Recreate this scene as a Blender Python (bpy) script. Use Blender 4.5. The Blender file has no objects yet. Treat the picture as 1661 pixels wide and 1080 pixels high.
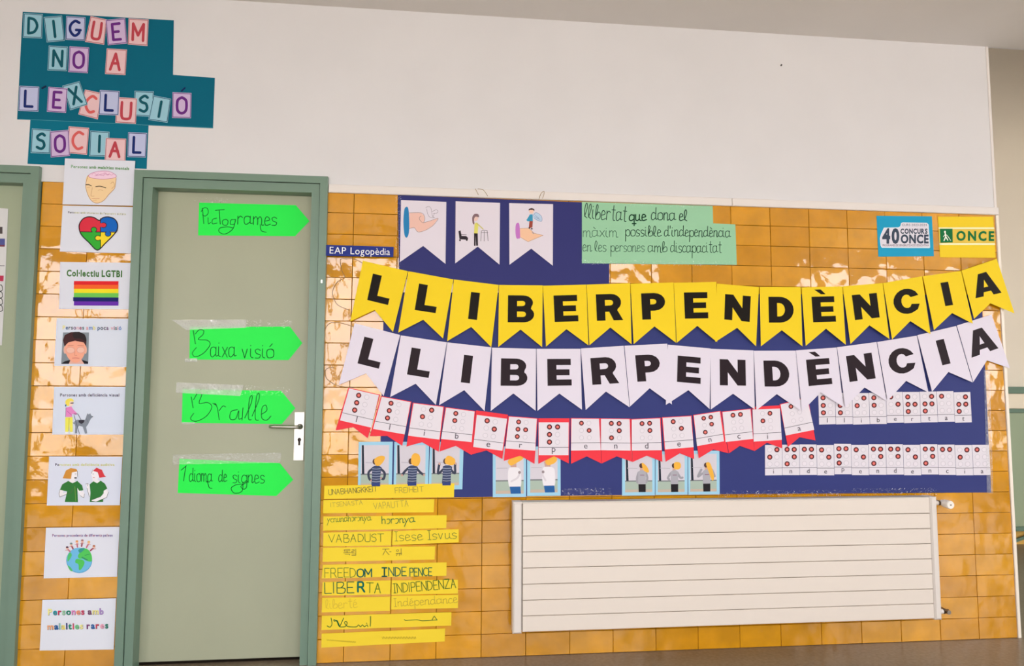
import bpy, bmesh, math, random
from mathutils import Vector, Matrix
from mathutils.geometry import tessellate_polygon
random.seed(7)
SC = bpy.context.scene
COL = SC.collection
# ------------------------------------------------------------------ camera
F = 1130.0; YAW, PITCH, ROLL = 0.10674727743649394, 0.08210546543174638, 0.0042316580143538386
CAM = Vector((0.19142904, -3.23043759, 1.19513497))
cy, sy, cp, sp, cr, sr = math.cos(YAW), math.sin(YAW), math.cos(PITCH), math.sin(PITCH), math.cos(ROLL), math.sin(ROLL)
fwd = Vector((sy*cp, cy*cp, sp)); rt = Vector((cy, -sy, 0)); up = rt.cross(fwd)
R_ = rt*cr + up*sr; U_ = -rt*sr + up*cr
cd = bpy.data.cameras.new('camera'); cam = bpy.data.objects.new('camera', cd); COL.objects.link(cam)
cam.matrix_world = Matrix(((R_.x, U_.x, -fwd.x, CAM.x), (R_.y, U_.y, -fwd.y, CAM.y), (R_.z, U_.z, -fwd.z, CAM.z), (0, 0, 0, 1)))
cd.sensor_width = 36; cd.sensor_fit = 'HORIZONTAL'; cd.lens = F*36/1661; cd.clip_start = .05; cd.clip_end = 200
SC.camera = cam
# ------------------------------------------------------------------ sky and exposure
SC.view_settings.view_transform = 'Standard'; SC.view_settings.look = 'None'
SC.view_settings.gamma = 1; SC.view_settings.use_curve_mapping = False
SC.view_settings.exposure = 0.74
W = bpy.data.worlds.new('sky'); SC.world = W; W.use_nodes = True
bg = W.node_tree.nodes['Background']; bg.inputs[0].default_value = (.95, .95, .985, 1); bg.inputs[1].default_value = 3.6
# ------------------------------------------------------------------ helpers
def at(px, py, d=0.0):
    """the point at distance d in front of the tiled wall that the photo shows at this place"""
    v = R_*((px-830.5)/F) + U_*((540-py)/F) + fwd
    t = (-d-CAM.y)/v.y
    return CAM + v*t
def s2l(c):
    c /= 255.0
    return c/12.92 if c <= .04045 else ((c+.055)/1.055)**2.4
MATS = {}
def paint(rgb, rough=.65, spec=.15, gain=1/.93, grain=0):
    k = (tuple(rgb), rough, spec, grain)
    if k in MATS: return MATS[k]
    m = bpy.data.materials.new('paint_%02x%02x%02x' % tuple(int(c) for c in rgb)); m.use_nodes = True
    b = m.node_tree.nodes['Principled BSDF']
    c = [min(.93, s2l(x)*gain) for x in rgb]
    b.inputs['Base Color'].default_value = (*c, 1); b.inputs['Roughness'].default_value = rough
    b.inputs['Specular IOR Level'].default_value = spec
    if grain:
        nt = m.node_tree; n = nt.nodes.new('ShaderNodeTexNoise'); g = nt.nodes.new('ShaderNodeNewGeometry')
        n.inputs['Scale'].default_value = grain; n.inputs['Detail'].default_value = 5
        nt.links.new(g.outputs['Position'], n.inputs['Vector'])
        r = nt.nodes.new('ShaderNodeMix'); r.data_type = 'RGBA'; r.inputs[0].default_value = 1
        mr = nt.nodes.new('ShaderNodeMapRange'); mr.inputs[1].default_value = .3; mr.inputs[2].default_value = .7
        mr.inputs[3].default_value = 0; mr.inputs[4].default_value = 1
        nt.links.new(n.outputs['Fac'], mr.inputs[0]); nt.links.new(mr.outputs[0], r.inputs[0])
        r.inputs['A'].default_value = (*[x*.975 for x in c], 1); r.inputs['B'].default_value = (*[min(.95, x*1.015) for x in c], 1)
        nt.links.new(r.outputs['Result'], b.inputs['Base Color'])
        bp = nt.nodes.new('ShaderNodeBump'); bp.inputs['Strength'].default_value = .08; bp.inputs['Distance'].default_value = .002
        nt.links.new(n.outputs['Fac'], bp.inputs['Height']); nt.links.new(bp.outputs[0], b.inputs['Normal'])
    MATS[k] = m
    return m
def tag(o, label=None, cat=None, group=None, kind=None):
    if label: o['label'] = label
    if cat: o['category'] = cat
    if group: o['group'] = group
    if kind: o['kind'] = kind
    return o
def wloc(o):
    p = Vector((0, 0, 0))
    while o is not None: p += Vector(o.location); o = o.parent
    return p
def mesh(name, verts, faces, mats, parent=None, midx=None, origin=None, smooth=False):
    if parent is None:
        if origin is None:
            xs = [v[0] for v in verts]; ys = [v[1] for v in verts]; zs = [v[2] for v in verts]
            origin = Vector(((min(xs)+max(xs))/2, (min(ys)+max(ys))/2, min(zs)))
        base = origin
    else: base = wloc(parent)
    me = bpy.data.meshes.new(name); me.from_pydata([Vector(v)-base for v in verts], [], faces)
    if not isinstance(mats, (list, tuple)): mats = [mats]
    for m in mats: me.materials.append(m)
    if midx: me.polygons.foreach_set('material_index', midx)
    if smooth: me.polygons.foreach_set('use_smooth', [True]*len(me.polygons))
    me.update()
    o = bpy.data.objects.new(name, me); COL.objects.link(o)
    if parent is None: o.location = base
    else: o.parent = parent
    return o
def empty(name, loc):
    o = bpy.data.objects.new(name, None); o.empty_display_size = .05; o.location = loc; COL.objects.link(o); return o
class MB:
    def __init__(s): s.v = []; s.f = []; s.m = []
    def add(s, v, f, m=0):
        n = len(s.v); s.v += [Vector(p) for p in v]; s.f += [tuple(i+n for i in q) for q in f]; s.m += [m]*len(f); return s
    def box(s, x0, x1, y0, y1, z0, z1, m=0, c=0):
        if x0 > x1: x0, x1 = x1, x0
        if y0 > y1: y0, y1 = y1, y0
        if not c:
            v = [(x, y, z) for z in (z0, z1) for y in (y0, y1) for x in (x0, x1)]
            return s.add(v, [(0, 2, 3, 1), (4, 5, 7, 6), (0, 1, 5, 4), (2, 6, 7, 3), (0, 4, 6, 2), (1, 3, 7, 5)], m)
        # front (-y) edges chamfered
        v = [(x0, y1, z0), (x1, y1, z0), (x1, y1, z1), (x0, y1, z1), (x0, y0+c, z0), (x1, y0+c, z0), (x1, y0+c, z1), (x0, y0+c, z1),
             (x0+c, y0, z0+c), (x1-c, y0, z0+c), (x1-c, y0, z1-c), (x0+c, y0, z1-c)]
        return s.add(v, [(3, 2, 1, 0), (0, 1, 5, 4), (1, 2, 6, 5), (2, 3, 7, 6), (3, 0, 4, 7), (4, 5, 9, 8), (5, 6, 10, 9), (6, 7, 11, 10), (7, 4, 8, 11), (8, 9, 10, 11)], m)
    def prism(s, xz, y0, y1, m=0):
        """polygon in x,z extruded from y0 (front) to y1 (back)"""
        n = len(xz); v = [(p[0], y0, p[1]) for p in xz]+[(p[0], y1, p[1]) for p in xz]
        tr = tess(xz)
        f = [t for t in tr]+[tuple(i+n for i in reversed(t)) for t in tr]+[(i, (i+1) % n, (i+1) % n+n, i+n) for i in range(n)]
        return s.add(v, f, m)
    def tube(s, pts, r, seg=8, m=0, caps=True):
        pts = [Vector(p) for p in pts]; n = len(pts); rr = r if isinstance(r, (list, tuple)) else [r]*n
        base = len(s.v); ring = []
        for i, p in enumerate(pts):
            t = (pts[min(i+1, n-1)]-pts[max(i-1, 0)]).normalized()
            a = t.orthogonal().normalized() if i == 0 else (prev - t*prev.dot(t)).normalized()
            prev = a; b = t.cross(a)
            for k in range(seg):
                an = 2*math.pi*k/seg; ring.append(p+(a*math.cos(an)+b*math.sin(an))*rr[i])
        f = []
        for i in range(n-1):
            for k in range(seg):
                k2 = (k+1) % seg; f.append((i*seg+k, i*seg+k2, (i+1)*seg+k2, (i+1)*seg+k))
        if caps: f += [tuple(reversed(range(seg))), tuple(range((n-1)*seg, n*seg))]
        return s.add(ring, f, m)
    def build(s, name, mats, parent=None, origin=None, smooth=False):
        return mesh(name, s.v, s.f, mats, parent, s.m, origin, smooth)
def tess(loop, holes=()):
    loops = [[Vector((p[0], p[1], 0)) for p in loop]]+[[Vector((p[0], p[1], 0)) for p in h] for h in holes]
    return [tuple(t) for t in tessellate_polygon(loops)]
def smooth_pts(pts, closed=False, n=4):
    if len(pts) < 3: return list(pts)
    out = []; L = len(pts); rng = range(L) if closed else range(L-1)
    for i in rng:
        g = (lambda j: pts[j % L]) if closed else (lambda j: pts[max(0, min(L-1, j))])
        p0, p1, p2, p3 = g(i-1), g(i), g(i+1), g(i+2)
        for k in range(n):
            t = k/n; t2 = t*t; t3 = t2*t
            out.append(tuple(.5*((2*b)+(-a+c)*t+(2*a-5*b+4*c-d)*t2+(-a+3*b-3*c+d)*t3) for a, b, c, d in zip(p0, p1, p2, p3)))
    if not closed: out.append(tuple(pts[-1]))
    return out
# ------------------------------------------------ flat print: shapes in photo coordinates laid on a sheet's own plane
class Zm:
    """reads coordinates taken from an enlarged crop (origin ox, oy, scale s)"""
    def __init__(s, ox, oy, k): s.o = (ox, oy); s.k = k
    def p(s, q): return (s.o[0]+q[0]/s.k, s.o[1]+q[1]/s.k)
    def P(s, pts, col, sm=0): return G([s.p(q) for q in pts], col, sm)
    def S(s, pts, col, w, sm=0, closed=False): return St([s.p(q) for q in pts], col, w/s.k, sm, closed)
    def E(s, x, y, rx, ry, col, rot=0, seg=16): return El(*s.p((x, y)), rx/s.k, ry/s.k, col, rot, seg)
def G(pts, col, sm=0, holes=()):
    if sm: pts = smooth_pts(pts, True)
    allp = list(pts)
    for h in holes: allp += list(h)
    return (allp, tess(pts, holes), col)
def El(x, y, rx, ry, col, rot=0, seg=16):
    c, s = math.cos(rot), math.sin(rot)
    pts = [(x+rx*math.cos(a)*c-ry*math.sin(a)*s, y+rx*math.cos(a)*s+ry*math.sin(a)*c) for a in [2*math.pi*i/seg for i in range(seg)]]
    return (pts, [(0, i, i+1) for i in range(1, seg-1)], col)
def St(pts, col, w, sm=0, closed=False):
    if sm: pts = smooth_pts(pts, closed)
    pts = [tuple(q) for q in pts]
    if closed: pts = pts+[pts[0]]
    v = []; f = []; h = w/2; sg = 6 if w < 2.5 else 10
    for i, (x, y) in enumerate(pts):
        b = len(v); z0 = i*3e-6; v += [(x+h*math.cos(2*math.pi*k/sg), y+h*math.sin(2*math.pi*k/sg), z0) for k in range(sg)]
        f += [tuple(range(b, b+sg))]
        if i+1 < len(pts):
            x2, y2 = pts[i+1]; dx, dy = x2-x, y2-y; L = math.hypot(dx, dy)
            if L < 1e-6: continue
            nx, ny = -dy/L*h, dx/L*h; b = len(v)
            z0 += 1.5e-6; v += [(x+nx, y+ny, z0), (x2+nx, y2+ny, z0), (x2-nx, y2-ny, z0), (x-nx, y-ny, z0)]; f += [(b, b+1, b+2, b+3)]
    return (v, f, col)
class Sheet:
    """a paper thing on the wall: outline in photo coordinates, distance d, optional hanging tilt (y_top, y_bottom, extra)"""
    def __init__(s, name, pts, col, d, label=None, cat=None, group=None, tilt=None, parent=None, thick=.0004, mat=None, holes=()):
        s.d = d; s.tilt = tilt; s.n = 0
        n = len(pts); fr = [s.w(p) for p in pts]; bk = [s.w(p, -thick) for p in pts]
        tr = tess(pts)
        f = tr+[tuple(i+n for i in reversed(t)) for t in tr]+[(i, (i+1) % n, (i+1) % n+n, i+n) for i in range(n)]
        s.o = mesh(name, fr+bk, f, mat or paint(col), parent)
        tag(s.o, label, cat, group)
    def w(s, p, e=0.0):
        d = s.d+e+(p[2] if len(p) > 2 else 0)
        if s.tilt: d += s.tilt[2]*max(0, min(1.2, (p[1]-s.tilt[0])/(s.tilt[1]-s.tilt[0])))
        return at(p[0], p[1], d)
    def layer(s, name, items, label=None, parent=None, rough=.6):
        v = []; f = []; mi = []; mats = []; cols = {}
        for (pp, ff, col) in items:
            s.n += 1; e = .00008*min(s.n, 14)+.000004*s.n; b = len(v)
            v += [s.w(p, e) for p in pp]; f += [tuple(i+b for i in t) for t in ff]
            if col not in cols: cols[col] = len(mats); mats.append(paint(col, rough, .12))
            mi += [cols[col]]*len(ff)
        if not v: return None
        o = mesh(name, v, f, mats, parent or s.o, mi)
        if label: o['label'] = label
        return o
# ------------------------------------------------ printed type (built-in font)
ALL = sorted(set("EAP LogopèdiaPersones amb malalties mentals trastorns de l'espectre autista Col·lectiu LGTBI poca visió deficiència visual auditiva procedents de diferents països rares40CONCURSCURS 2023-2024PROGRAMES DE SENSIBILITZACIÓ EDUCATIVAlibertpndcaDISEUÓ' ") - {' '})
GL = {}
def make_glyphs():
    tmp = []
    for bold in (0, 1, 2):
        for ch in ALL:
            c = bpy.data.curves.new('t', 'FONT'); c.body = ch; c.size = 1; c.resolution_u = 3; c.offset = (0, .022, .042)[bold]
            c.fill_mode = 'FRONT'; o = bpy.data.objects.new('t', c); COL.objects.link(o); tmp.append((ch, bold, o, c))
    dg = bpy.context.evaluated_depsgraph_get()
    for ch, bold, o, c in tmp:
        me = bpy.data.meshes.new_from_object(o.evaluated_get(dg))
        v = [(q.co.x, q.co.y) for q in me.vertices]; f = [tuple(p.vertices) for p in me.polygons]
        x0 = min((q[0] for q in v), default=0); x1 = max((q[0] for q in v), default=.3)
        GL[ch, bold] = ([(q[0]-x0, q[1]) for q in v], f, x1-x0)
        bpy.data.meshes.remove(me)
    for ch, bold, o, c in tmp: bpy.data.objects.remove(o); bpy.data.curves.remove(c)
make_glyphs()
CAPH = max(q[1] for q in GL['E', 0][0])
def printed(s, a, b, h, col, bold=0, gap=.09):
    """type between the baseline ends a and b, capitals h high; col may be a list cycled per letter"""
    adv = []; x = 0
    for ch in s:
        if ch == ' ': adv.append(x); x += .3; continue
        adv.append(x); x += GL[ch, bold][2]+gap
    tot = x-gap; dx, dy = (b[0]-a[0])/tot, (b[1]-a[1])/tot; L = math.hypot(b[0]-a[0], b[1]-a[1]); ux, uy = (b[1]-a[1])/L*h/CAPH, -(b[0]-a[0])/L*h/CAPH
    out = []; k = 0
    for ch, x in zip(s, adv):
        if ch == ' ': continue
        v, f, w = GL[ch, bold]; c = col[k % len(col)] if isinstance(col, list) else col; k += 1
        out.append(([(a[0]+dx*(x+q[0])+ux*q[1], a[1]+dy*(x+q[0])+uy*q[1]) for q in v], f, c))
    return out
# ------------------------------------------------ handwritten strokes: width|stroke|stroke, a leading ~ means curved; cell 10 high
HW = {
 'A': '7|0,0 3,10 6,0|1,4 5,4', 'B': '6|0,0 0,10|~0,10 4,10 5,8 3,5 0,5|~3,5 6,4 5,0 0,0', 'C': '6|~6,9 3,10 0,7 0,3 3,0 6,1',
 'D': '6|0,0 0,10|~0,10 4,9 6,5 4,1 0,0', 'E': '5|5,10 0,10 0,0 5,0|0,5 4,5', 'F': '5|5,10 0,10 0,0|0,5 4,5',
 'G': '7|~6,9 3,10 0,7 0,3 3,0 6,2 6,4|4,4 7,4', 'H': '6|0,0 0,10|6,0 6,10|0,5 6,5', 'I': '1|0,0 0,10', 'J': '4|~4,10 4,2 2,0 0,2',
 'K': '6|0,0 0,10|6,10 0,4|2,6 6,0', 'L': '5|0,10 0,0 5,0', 'M': '7|0,0 0,10 3.5,3 7,10 7,0', 'N': '6|0,0 0,10 6,0 6,10',
 'O': '6|~3,10 0,8 0,2 3,0 6,2 6,8 3,10', 'P': '5|0,0 0,10|~0,10 4,10 5,7 4,5 0,5', 'R': '6|0,0 0,10|~0,10 4,10 5,7 4,5 0,5|3,5 6,0',
 'S': '5|~5,9 3,10 0,8 1,6 4,5 5,2 3,0 0,1', 'T': '7|0,10 7,10|3.5,10 3.5,0', 'U': '6|~0,10 0,3 1,0 5,0 6,3 6,10', 'V': '7|0,10 3.5,0 7,10',
 'X': '6|0,10 6,0|6,10 0,0', 'Z': '6|0,10 6,10 0,0 6,0', 'i_': '3|0,10 3,10|1.5,10 1.5,0|0,0 3,0',
 'a': '6|~5,5 3,6 0,5 0,1 2,0 5,2|~5,6 5,1 7,1', 'b': '5|~0,1 2,8 1,10 0,8 0,1 2,0 5,1 5,4 3,5 1,3', 'c': '4|~4,5 2,6 0,4 0,1 2,0 5,1',
 'd': '6|~5,5 2,6 0,4 0,1 2,0 5,2|~5,10 5,1 7,1', 'e': '4.5|~0,3 4,4 3,6 1,6 0,3 1,0 5,1', 'g': '5|~5,5 2,6 0,4 0,1 2,0 5,2|~5,6 5,-3 2,-5 -1,-3 2,-1 6,1',
 'h': '5|0,0 0,10|~0,4 2,6 4,5 4,0', 'i': '2|~0,6 0,1 2,0|0,8 .1,8.3', 'l': '3|~0,1 2.5,7 1.5,10 0,8 0,2 3,0', 'm': '8|~0,0 0,6|~0,4 2,6 3.5,4 3.5,0|~3.5,4 5.5,6 7,4 7,0 9,0',
 'n': '5|~0,0 0,6|~0,4 2,6 4,5 4,0 6,1', 'o': '5|~3,6 0,5 0,1 2,0 5,1 5,5 3,6 5,5', 'p': '5|~0,6 0,-5|~0,4 2,6 5,5 5,1 2,0 0,2', 'q': '5|~5,5 2,6 0,4 0,1 2,0 5,2|5,6 5,-5|3,-3 7,-3',
 'r': '4|~0,0 0,6|~0,4 2,6 4,5', 's': '4|~4,5 2,6 0,5 1,3 4,2 3,0 0,0', 't': '4|~2,10 2,1 4,0|0,7 4,7', 'u': '5|~0,6 0,1 2,0 4,2|~4,6 4,1 6,0', 'v': '5|0,6 2,0 4,6',
 'x': '5|0,6 5,0|5,6 0,0', 'y': '5|0,6 2,1|~5,6 2,1 -1,-5', 'w': '7|0,6 2,0 3.5,5 5,0 7,6', 'è': '4.5|~0,3 4,4 3,6 1,6 0,3 1,0 5,1|1,9 3,7.5', 'à': '6|~5,5 3,6 0,5 0,1 2,0 5,2|~5,6 5,1 7,1|1,9 3,7.5',
 'ó': '5|~3,6 0,5 0,1 2,0 5,1 5,5 3,6 5,5|2,7.5 4,9.5', 'é': '4.5|~0,3 4,4 3,6 1,6 0,3 1,0 5,1|1,7.5 3,9', "'": '1|0,10 0,7.5', 'O_': '4|~0,6 3,6 4,3 2,0 0,0', '(': '3|~2,10 0,6 0,3 3,0 4,2'}
def hand(s, a, b, h, col, w, wob=.25, gap=1.6, lean=0):
    """handwriting between a and b, capital height h (px), pen width w"""
    toks = [t for t in (s if isinstance(s, list) else list(s))]
    x = 0; adv = []
    for t in toks:
        adv.append(x)
        x += 3.5 if t == ' ' else float(HW[t].split('|')[0])+gap
    tot = x-gap; L = math.hypot(b[0]-a[0], b[1]-a[1]); ex = ((b[0]-a[0])/tot, (b[1]-a[1])/tot); k = h/10; ey = ((b[1]-a[1])/L*k, -(b[0]-a[0])/L*k)
    out = []
    rnd = random.Random(str(s))
    for t, x in zip(toks, adv):
        if t == ' ': continue
        oy = rnd.uniform(-wob, wob)
        for st in HW[t].split('|')[1:]:
            sm = st[0] == '~'; pts = [tuple(float(n) for n in q.split(',')) for q in st.lstrip('~').split()]
            if sm: pts = smooth_pts(pts, False, 3)
            px = [(a[0]+ex[0]*(x+p[0]+lean*p[1])+ey[0]*(p[1]+oy), a[1]+ex[1]*(x+p[0]+lean*p[1])+ey[1]*(p[1]+oy)) for p in pts]
            out.append(St(px, col, w))
    return out
def bil(q, u, v):
    """unit square to quad TL,TR,BR,BL"""
    (ax, ay), (bx, by), (cx, cy_), (dx, dy) = q
    return (ax*(1-u)*(1-v)+bx*u*(1-v)+cx*u*v+dx*(1-u)*v, ay*(1-u)*(1-v)+by*u*(1-v)+cy_*u*v+dy*(1-u)*v)
# ------------------------------------------------ heavy block letters of the buntings, unit box, y up
def arc(cx, cy_, rx, ry, a0, a1, n=8): return [(cx+rx*math.cos(math.radians(a0+(a1-a0)*i/n)), cy_+ry*math.sin(math.radians(a0+(a1-a0)*i/n))) for i in range(n+1)]
BL = {
 'L': (.80, [(0, 0), (1, 0), (1, .24), (.42, .24), (.42, 1), (0, 1)], []),
 'I': (.33, [(0, 0), (1, 0), (1, 1), (0, 1)], []),
 'E': (.90, [(0, 0), (1, 0), (1, .23), (.38, .23), (.38, .39), (.92, .39), (.92, .61), (.38, .61), (.38, .77), (.98, .77), (.98, 1), (0, 1)], []),
 'P': (.90, [(0, 0), (.37, 0), (.37, .33)]+arc(.55, .665, .45, .335, -90, 90)+[(0, 1)], [[(.37, .57)]+arc(.5, .67, .13, .10, -90, 90, 5)+[(.37, .77)]]),
 'B': (.98, [(0, 0)]+arc(.62, .29, .38, .29, -90, 48, 7)+arc(.58, .73, .37, .27, -30, 90, 7)+[(0, 1)],
       [[(.35, .2)]+arc(.58, .30, .11, .10, -90, 90, 5)+[(.35, .4)], [(.35, .6)]+arc(.56, .70, .10, .095, -90, 90, 5)+[(.35, .79)]]),
 'R': (1.0, [(0, 0), (.33, 0), (.33, .33), (.48, .33), (.64, 0), (1, 0), (.79, .38)]+arc(.56, .675, .38, .325, -50, 90, 7)+[(0, 1)], [[(.33, .56)]+arc(.53, .67, .11, .105, -90, 90, 5)+[(.33, .775)]]),
 'N': (1.0, [(0, 0), (.31, 0), (.31, .5), (.68, 0), (1, 0), (1, 1), (.69, 1), (.69, .5), (.32, 1), (0, 1)], []),
 'D': (.97, [(0, 0)]+arc(.45, .5, .55, .5, -90, 90, 12)+[(0, 1)], [[(.34, .24)]+arc(.43, .5, .22, .26, -90, 90, 8)+[(.34, .76)]]),
 'C': (1.03, arc(.52, .5, .52, .5, 42, 318, 16)[:-1]+[(.90, .13), (1.0, .33), (.69, .37)]+list(reversed(arc(.52, .5, .21, .27, 62, 300, 10)))+[(.69, .64), (1.0, .68)], []),
 'A': (1.12, [(0, 0), (.31, 0), (.36, .18), (.64, .18), (.69, 0), (1, 0), (.67, 1), (.33, 1)], [[(.415, .38), (.585, .38), (.5, .70)]])}
def block(ch, q, v0=.165, v1=.60, col=(38, 30, 34), u=.5):
    """block letter on a pennant whose quad is q (TL,TR,BR,BL)"""
    base = 'E' if ch == 'È' else ch
    asp, lp, holes = BL[base]
    H = math.dist(bil(q, .5, v0), bil(q, .5, v1)); Wd = math.dist(bil(q, 0, .4), bil(q, 1, .4)); uw = asp*H/Wd
    f = lambda p: bil(q, u-uw/2+uw*p[0], v1+(v0-v1)*p[1])
    out = []
    pts = list(lp)+[p for h in holes for p in h]
    out.append(([f(p) for p in pts], tess(lp, holes), col))
    if ch == 'È':
        ac = [(.14, 1.28), (.42, 1.28), (.62, 1.09), (.42, 1.09)]
        out.append(([f(p) for p in ac], [(0, 1, 2), (0, 2, 3)], col))
    return out
# ================================================================== MATERIALS
def tile_mat():
    m = bpy.data.materials.new('glazed_ochre_tile'); m.use_nodes = True; nt = m.node_tree; b = nt.nodes['Principled BSDF']
    oi = nt.nodes.new('ShaderNodeObjectInfo'); g = nt.nodes.new('ShaderNodeNewGeometry')
    cr_ = nt.nodes.new('ShaderNodeValToRGB'); cr_.color_ramp.elements[0].color = (.64, .275, .003, 1); cr_.color_ramp.elements[1].color = (.76, .345, .007, 1)
    nt.links.new(oi.outputs['Random'], cr_.inputs[0])
    n = nt.nodes.new('ShaderNodeTexNoise'); n.inputs['Scale'].default_value = 9; n.inputs['Detail'].default_value = 3; nt.links.new(g.outputs['Position'], n.inputs['Vector'])
    mx = nt.nodes.new('ShaderNodeMix'); mx.data_type = 'RGBA'; mx.blend_type = 'MULTIPLY'; mx.inputs[0].default_value = .25
    nt.links.new(cr_.outputs[0], mx.inputs['A']); nt.links.new(n.outputs['Color'], mx.inputs['B']); 
    mr = nt.nodes.new('ShaderNodeMapRange'); mr.inputs[1].default_value = .3; mr.inputs[2].default_value = .7; mr.inputs[3].default_value = .85; mr.inputs[4].default_value = 1.1
    nt.links.new(n.outputs['Fac'], mr.inputs[0]); sc = nt.nodes.new('ShaderNodeVectorMath'); sc.operation = 'SCALE'
    nt.links.new(cr_.outputs[0], sc.inputs[0]); nt.links.new(mr.outputs[0], sc.inputs['Scale']); nt.links.new(sc.outputs[0], b.inputs['Base Color'])
    b.inputs['Roughness'].default_value = .05; b.inputs['IOR'].default_value = 1.75; b.inputs['Specular IOR Level'].default_value = .56
    # undulating glaze, different on every tile
    off = nt.nodes.new('ShaderNodeVectorMath'); off.operation = 'ADD'; mul = nt.nodes.new('ShaderNodeMath'); mul.operation = 'MULTIPLY'; mul.inputs[1].default_value = 60
    nt.links.new(oi.outputs['Random'], mul.inputs[0]); nt.links.new(g.outputs['Position'], off.inputs[0]); nt.links.new(mul.outputs[0], off.inputs[1])
    n2 = nt.nodes.new('ShaderNodeTexNoise'); n2.inputs['Scale'].default_value = 11; n2.inputs['Detail'].default_value = 1.0; n2.inputs['Roughness'].default_value = .4
    nt.links.new(off.outputs[0], n2.inputs['Vector'])
    n3 = nt.nodes.new('ShaderNodeTexNoise'); n3.inputs['Scale'].default_value = 70; n3.inputs['Detail'].default_value = 1; nt.links.new(off.outputs[0], n3.inputs['Vector'])
    ad = nt.nodes.new('ShaderNodeMath'); ad.operation = 'MULTIPLY_ADD'; ad.inputs[1].default_value = .035
    nt.links.new(n3.outputs['Fac'], ad.inputs[0]); nt.links.new(n2.outputs['Fac'], ad.inputs[2])
    bp = nt.nodes.new('ShaderNodeBump'); bp.inputs['Strength'].default_value = 1; bp.inputs['Distance'].default_value = .0038
    nt.links.new(ad.outputs[0], bp.inputs['Height']); nt.links.new(bp.outputs[0], b.inputs['Normal'])
    return m
TILE = tile_mat()
GROUT = paint((120, 84, 40), .9, .1)
PLASTER = paint((218, 216, 217), .8, .15, grain=3)
CEIL = paint((222, 218, 214), .9, .1, grain=2)
GREEN = paint((112, 137, 120), .35, .45, grain=5)
LEAF = paint((165, 168, 143), .45, .4, grain=4)
STEEL = paint((205, 203, 196), .28, .6)
def metal(rgb, rough):
    m = bpy.data.materials.new('metal'); m.use_nodes = True; b = m.node_tree.nodes['Principled BSDF']
    b.inputs['Base Color'].default_value = (*[s2l(c) for c in rgb], 1); b.inputs['Metallic'].default_value = 1; b.inputs['Roughness'].default_value = rough; return m
ALU = metal((235, 230, 222), .42); LEVER = metal((190, 186, 175), .3)
def floor_mat():
    m = bpy.data.materials.new('polished_terrazzo'); m.use_nodes = True; nt = m.node_tree; b = nt.nodes['Principled BSDF']
    g = nt.nodes.new('ShaderNodeNewGeometry'); n = nt.nodes.new('ShaderNodeTexNoise'); n.inputs['Scale'].default_value = 60; n.inputs['Detail'].default_value = 6
    nt.links.new(g.outputs['Position'], n.inputs['Vector']); c = nt.nodes.new('ShaderNodeValToRGB')
    c.color_ramp.elements[0].position = .35; c.color_ramp.elements[1].position = .7
    c.color_ramp.elements[0].color = (.20, .15, .098, 1); c.color_ramp.elements[1].color = (.265, .21, .15, 1)
    nt.links.new(n.outputs['Fac'], c.inputs[0]); nt.links.new(c.outputs[0], b.inputs['Base Color'])
    b.inputs['Roughness'].default_value = .3; b.inputs['IOR'].default_value = 1.45; b.inputs['Specular IOR Level'].default_value = .32
    return m
FLOORM = floor_mat()
def tape_mat(op=.16, tint=(235, 235, 228)):
    m = bpy.data.materials.new('clear_tape'); m.use_nodes = True; nt = m.node_tree; nt.nodes.remove(nt.nodes['Principled BSDF'])
    out = nt.nodes['Material Output']; tr = nt.nodes.new('ShaderNodeBsdfTransparent'); gl = nt.nodes.new('ShaderNodeBsdfGlossy'); df = nt.nodes.new('ShaderNodeBsdfDiffuse')
    gl.inputs['Roughness'].default_value = .06; df.inputs['Color'].default_value = (*[s2l(c) for c in tint], 1)
    g = nt.nodes.new('ShaderNodeNewGeometry'); n = nt.nodes.new('ShaderNodeTexNoise'); n.inputs['Scale'].default_value = 55; n.inputs['Detail'].default_value = 4; n.inputs['Distortion'].default_value = 1.2
    nt.links.new(g.outputs['Position'], n.inputs['Vector']); bp = nt.nodes.new('ShaderNodeBump'); bp.inputs['Distance'].default_value = .006
    nt.links.new(n.outputs['Fac'], bp.inputs['Height']); nt.links.new(bp.outputs[0], gl.inputs['Normal'])
    m1 = nt.nodes.new('ShaderNodeMixShader'); m1.inputs[0].default_value = op; nt.links.new(tr.outputs[0], m1.inputs[1]); nt.links.new(df.outputs[0], m1.inputs[2])
    m2 = nt.nodes.new('ShaderNodeMixShader'); m2.inputs[0].default_value = .06; nt.links.new(m1.outputs[0], m2.inputs[1]); nt.links.new(gl.outputs[0], m2.inputs[2])
    nk = nt.nodes.new('ShaderNodeTexNoise'); nk.inputs['Scale'].default_value = 70; nk.inputs['Detail'].default_value = 2; nk.inputs['Distortion'].default_value = 2.5
    nt.links.new(g.outputs['Position'], nk.inputs['Vector']); mk = nt.nodes.new('ShaderNodeMapRange'); mk.inputs[1].default_value = .56; mk.inputs[2].default_value = .68; mk.inputs[3].default_value = .0 if op < .1 else .05; mk.inputs[4].default_value = .30
    nt.links.new(nk.outputs['Fac'], mk.inputs[0]); nt.links.new(mk.outputs[0], m2.inputs[0])
    nt.links.new(m2.outputs[0], out.inputs[0]); return m
TAPE = tape_mat(.0); TAPEW = tape_mat(.42)
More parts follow.
